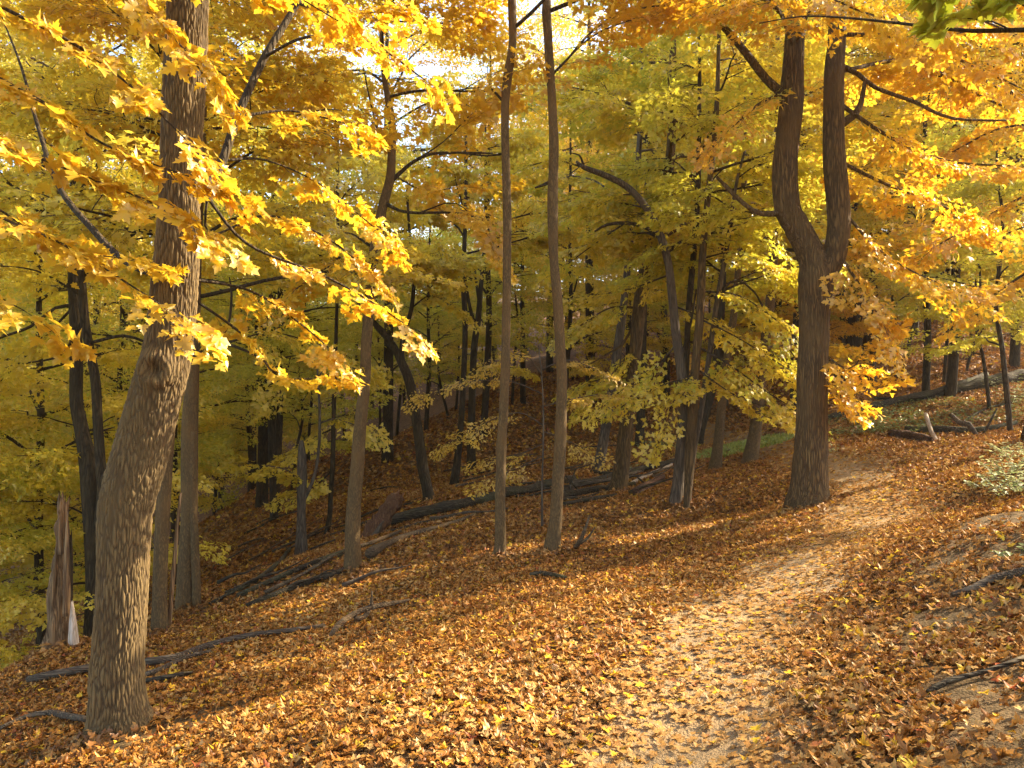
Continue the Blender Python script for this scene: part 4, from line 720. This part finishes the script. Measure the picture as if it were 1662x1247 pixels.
tag(cover('ground_cover', [sp(1440,690,1.3,1.6,2600), sp(1395,702,.8,1,1200), sp(1480,668,1.5,1.5,1600), sp(1600,672,1.4,1.6,1400), sp(1080,728,1.0,1.2,900), sp(1030,762,.6,.6,300)], .07, GC, 5, 3, .16, M_green), kind='stuff')
# bright grass by the two brown trees
rs = np.random.default_rng(9); gsp = sp(1205, 727, 1.25, .8, 3200); a = rs.uniform(0, 6.283, gsp[4]); r = np.sqrt(rs.random(gsp[4])); x = gsp[0]+gsp[2]*r*np.cos(a); y = gsp[1]+gsp[3]*r*np.sin(a); m = len(x)
d = np.stack([rs.normal(0, .4, m), rs.normal(0, .4, m), np.ones(m)], 1); nr = np.stack([rs.normal(0, 1, m), rs.normal(0, 1, m), .2*np.ones(m)], 1)
V, F, C = leaves(np.stack([x, y, H(x, y)], 1), d, nr, .09*rs.uniform(.5, 1.2, m), ramp([(.24, .30, .03), (.44, .46, .06)], rs.random(m)), 3, .2, rs)
V = V.reshape(m, -1, 3); cx = V[:, :1]; tag(mesh('grass', V.reshape(-1, 3), F, C, mat=M_green), kind='stuff')
# leafy plants on the right bank
def plant(name, label, base, hgt, nst, spread, lsz, pal, seed, cat='plant', group=None, every=.035):
    r = random.Random(seed); loc = tuple(base); e = empty(name, loc); tag(e, label, cat, group); w = Wood(); lp, ld, ln = [], [], []
    for i in range(nst):
        a = r.uniform(0, 6.28); o = r.uniform(0, spread*.4); p = np.array([base[0]+math.cos(a)*o, base[1]+math.sin(a)*o, 0]); p[2] = h1(p[0], p[1])-.02; hh = hgt*r.uniform(.5, 1); pp = [(*p, .003)]; q = p.copy()
        for k in range(4): q = q+np.array([math.cos(a)*spread*.25*r.uniform(.3, 1), math.sin(a)*spread*.25*r.uniform(.3, 1), hh/4*(1-.12*k)]); pp.append((*q, .0028-.0005*k))
        t = spline(pp, .03); w.add(t, 4); k = 2; s = 0
        while k < len(t)-1:
            for sg in (1, -1):
                b = s*1.57+(0 if sg > 0 else math.pi)+r.uniform(-.4, .4); dd = np.array([math.cos(b), math.sin(b), r.uniform(-.3, .3)]); lp.append(t[k, :3]); ld.append(dd); ln.append(np.array([0, 0, 1])-.3*dd)
            k += max(1, int(every/.03)); s += 1
    w.build('stems', BK_twig, e, loc); rs = np.random.default_rng(seed); m = len(lp); V, F, C = leaves(np.array(lp), np.array(ld), np.array(ln)+rs.normal(0, .25, (m, 3)), lsz*rs.uniform(.6, 1.25, m), ramp(pal, rs.random(m)), 3, .25, rs)
    mesh('foliage', V, F, C, mat=M_green, parent=e, loc=loc); return e
PALE = [(.24, .30, .10), (.42, .46, .18), (.60, .58, .30)]
for i, (u, v, hg, ns, sp_, lb) in enumerate([(1655,800,.34,26,.4,'pale green leafy plant at the right edge, lowest of three on the bank'), (1640,772,.3,24,.4,'pale green leafy plant on the bank, middle one of three'), (1660,745,.36,24,.4,'pale green leafy plant at the right edge, highest of three on the bank'),
    (1596,792,.16,12,.25,'low pale plant among leaves, left of the bank plants'), (1655,905,.12,7,.16,'small dark green plant at the right edge above the bare root')]):
    plant('bank_plant', lb, G(u, v), hg, ns, sp_, .05, PALE if i < 4 else GC, 120+i)
for i, (u, v, hg, lb) in enumerate([(1412,672,.7,'bare-stemmed weed with few leaves before the dark twin-trunked tree'), (1640,660,1.0,'tall leafy shrub at the right edge before the great fallen trunk'), (1350,735,.35,'low weed at the right of the forked tree'), (1345,800,.35,'thin weed stalk at the foot of the forked tree')]):
    plant('weed', lb, G(u, v), hg, [7, 20, 8, 3][i], hg*.6, [.07, .08, .06, .03][i], PALE, 140+i, every=.09)
# ------------------------------------------------------------------ thin woodland air
m, N, L = newmat('air'); pv = N.new('ShaderNodeVolumePrincipled'); pv.inputs['Density'].default_value = .0005; pv.inputs['Color'].default_value = (.95, .94, .90, 1); pv.inputs['Anisotropy'].default_value = .3; o = N.new('ShaderNodeOutputMaterial'); L.new(pv.outputs[0], o.inputs['Volume'])
bx = [(x, y, z) for z in (-25, 45) for x, y in ((-165, -65), (165, -65), (165, 225), (-165, 225))]
tag(mesh('haze', np.array(bx, float), np.array([[3, 2, 1, 0], [4, 5, 6, 7], [0, 1, 5, 4], [1, 2, 6, 5], [2, 3, 7, 6], [3, 0, 4, 7]]), smooth=False, mat=m), kind='stuff')
print('tris', sum(len(o.data.polygons) for o in S.objects if o.type == 'MESH'))
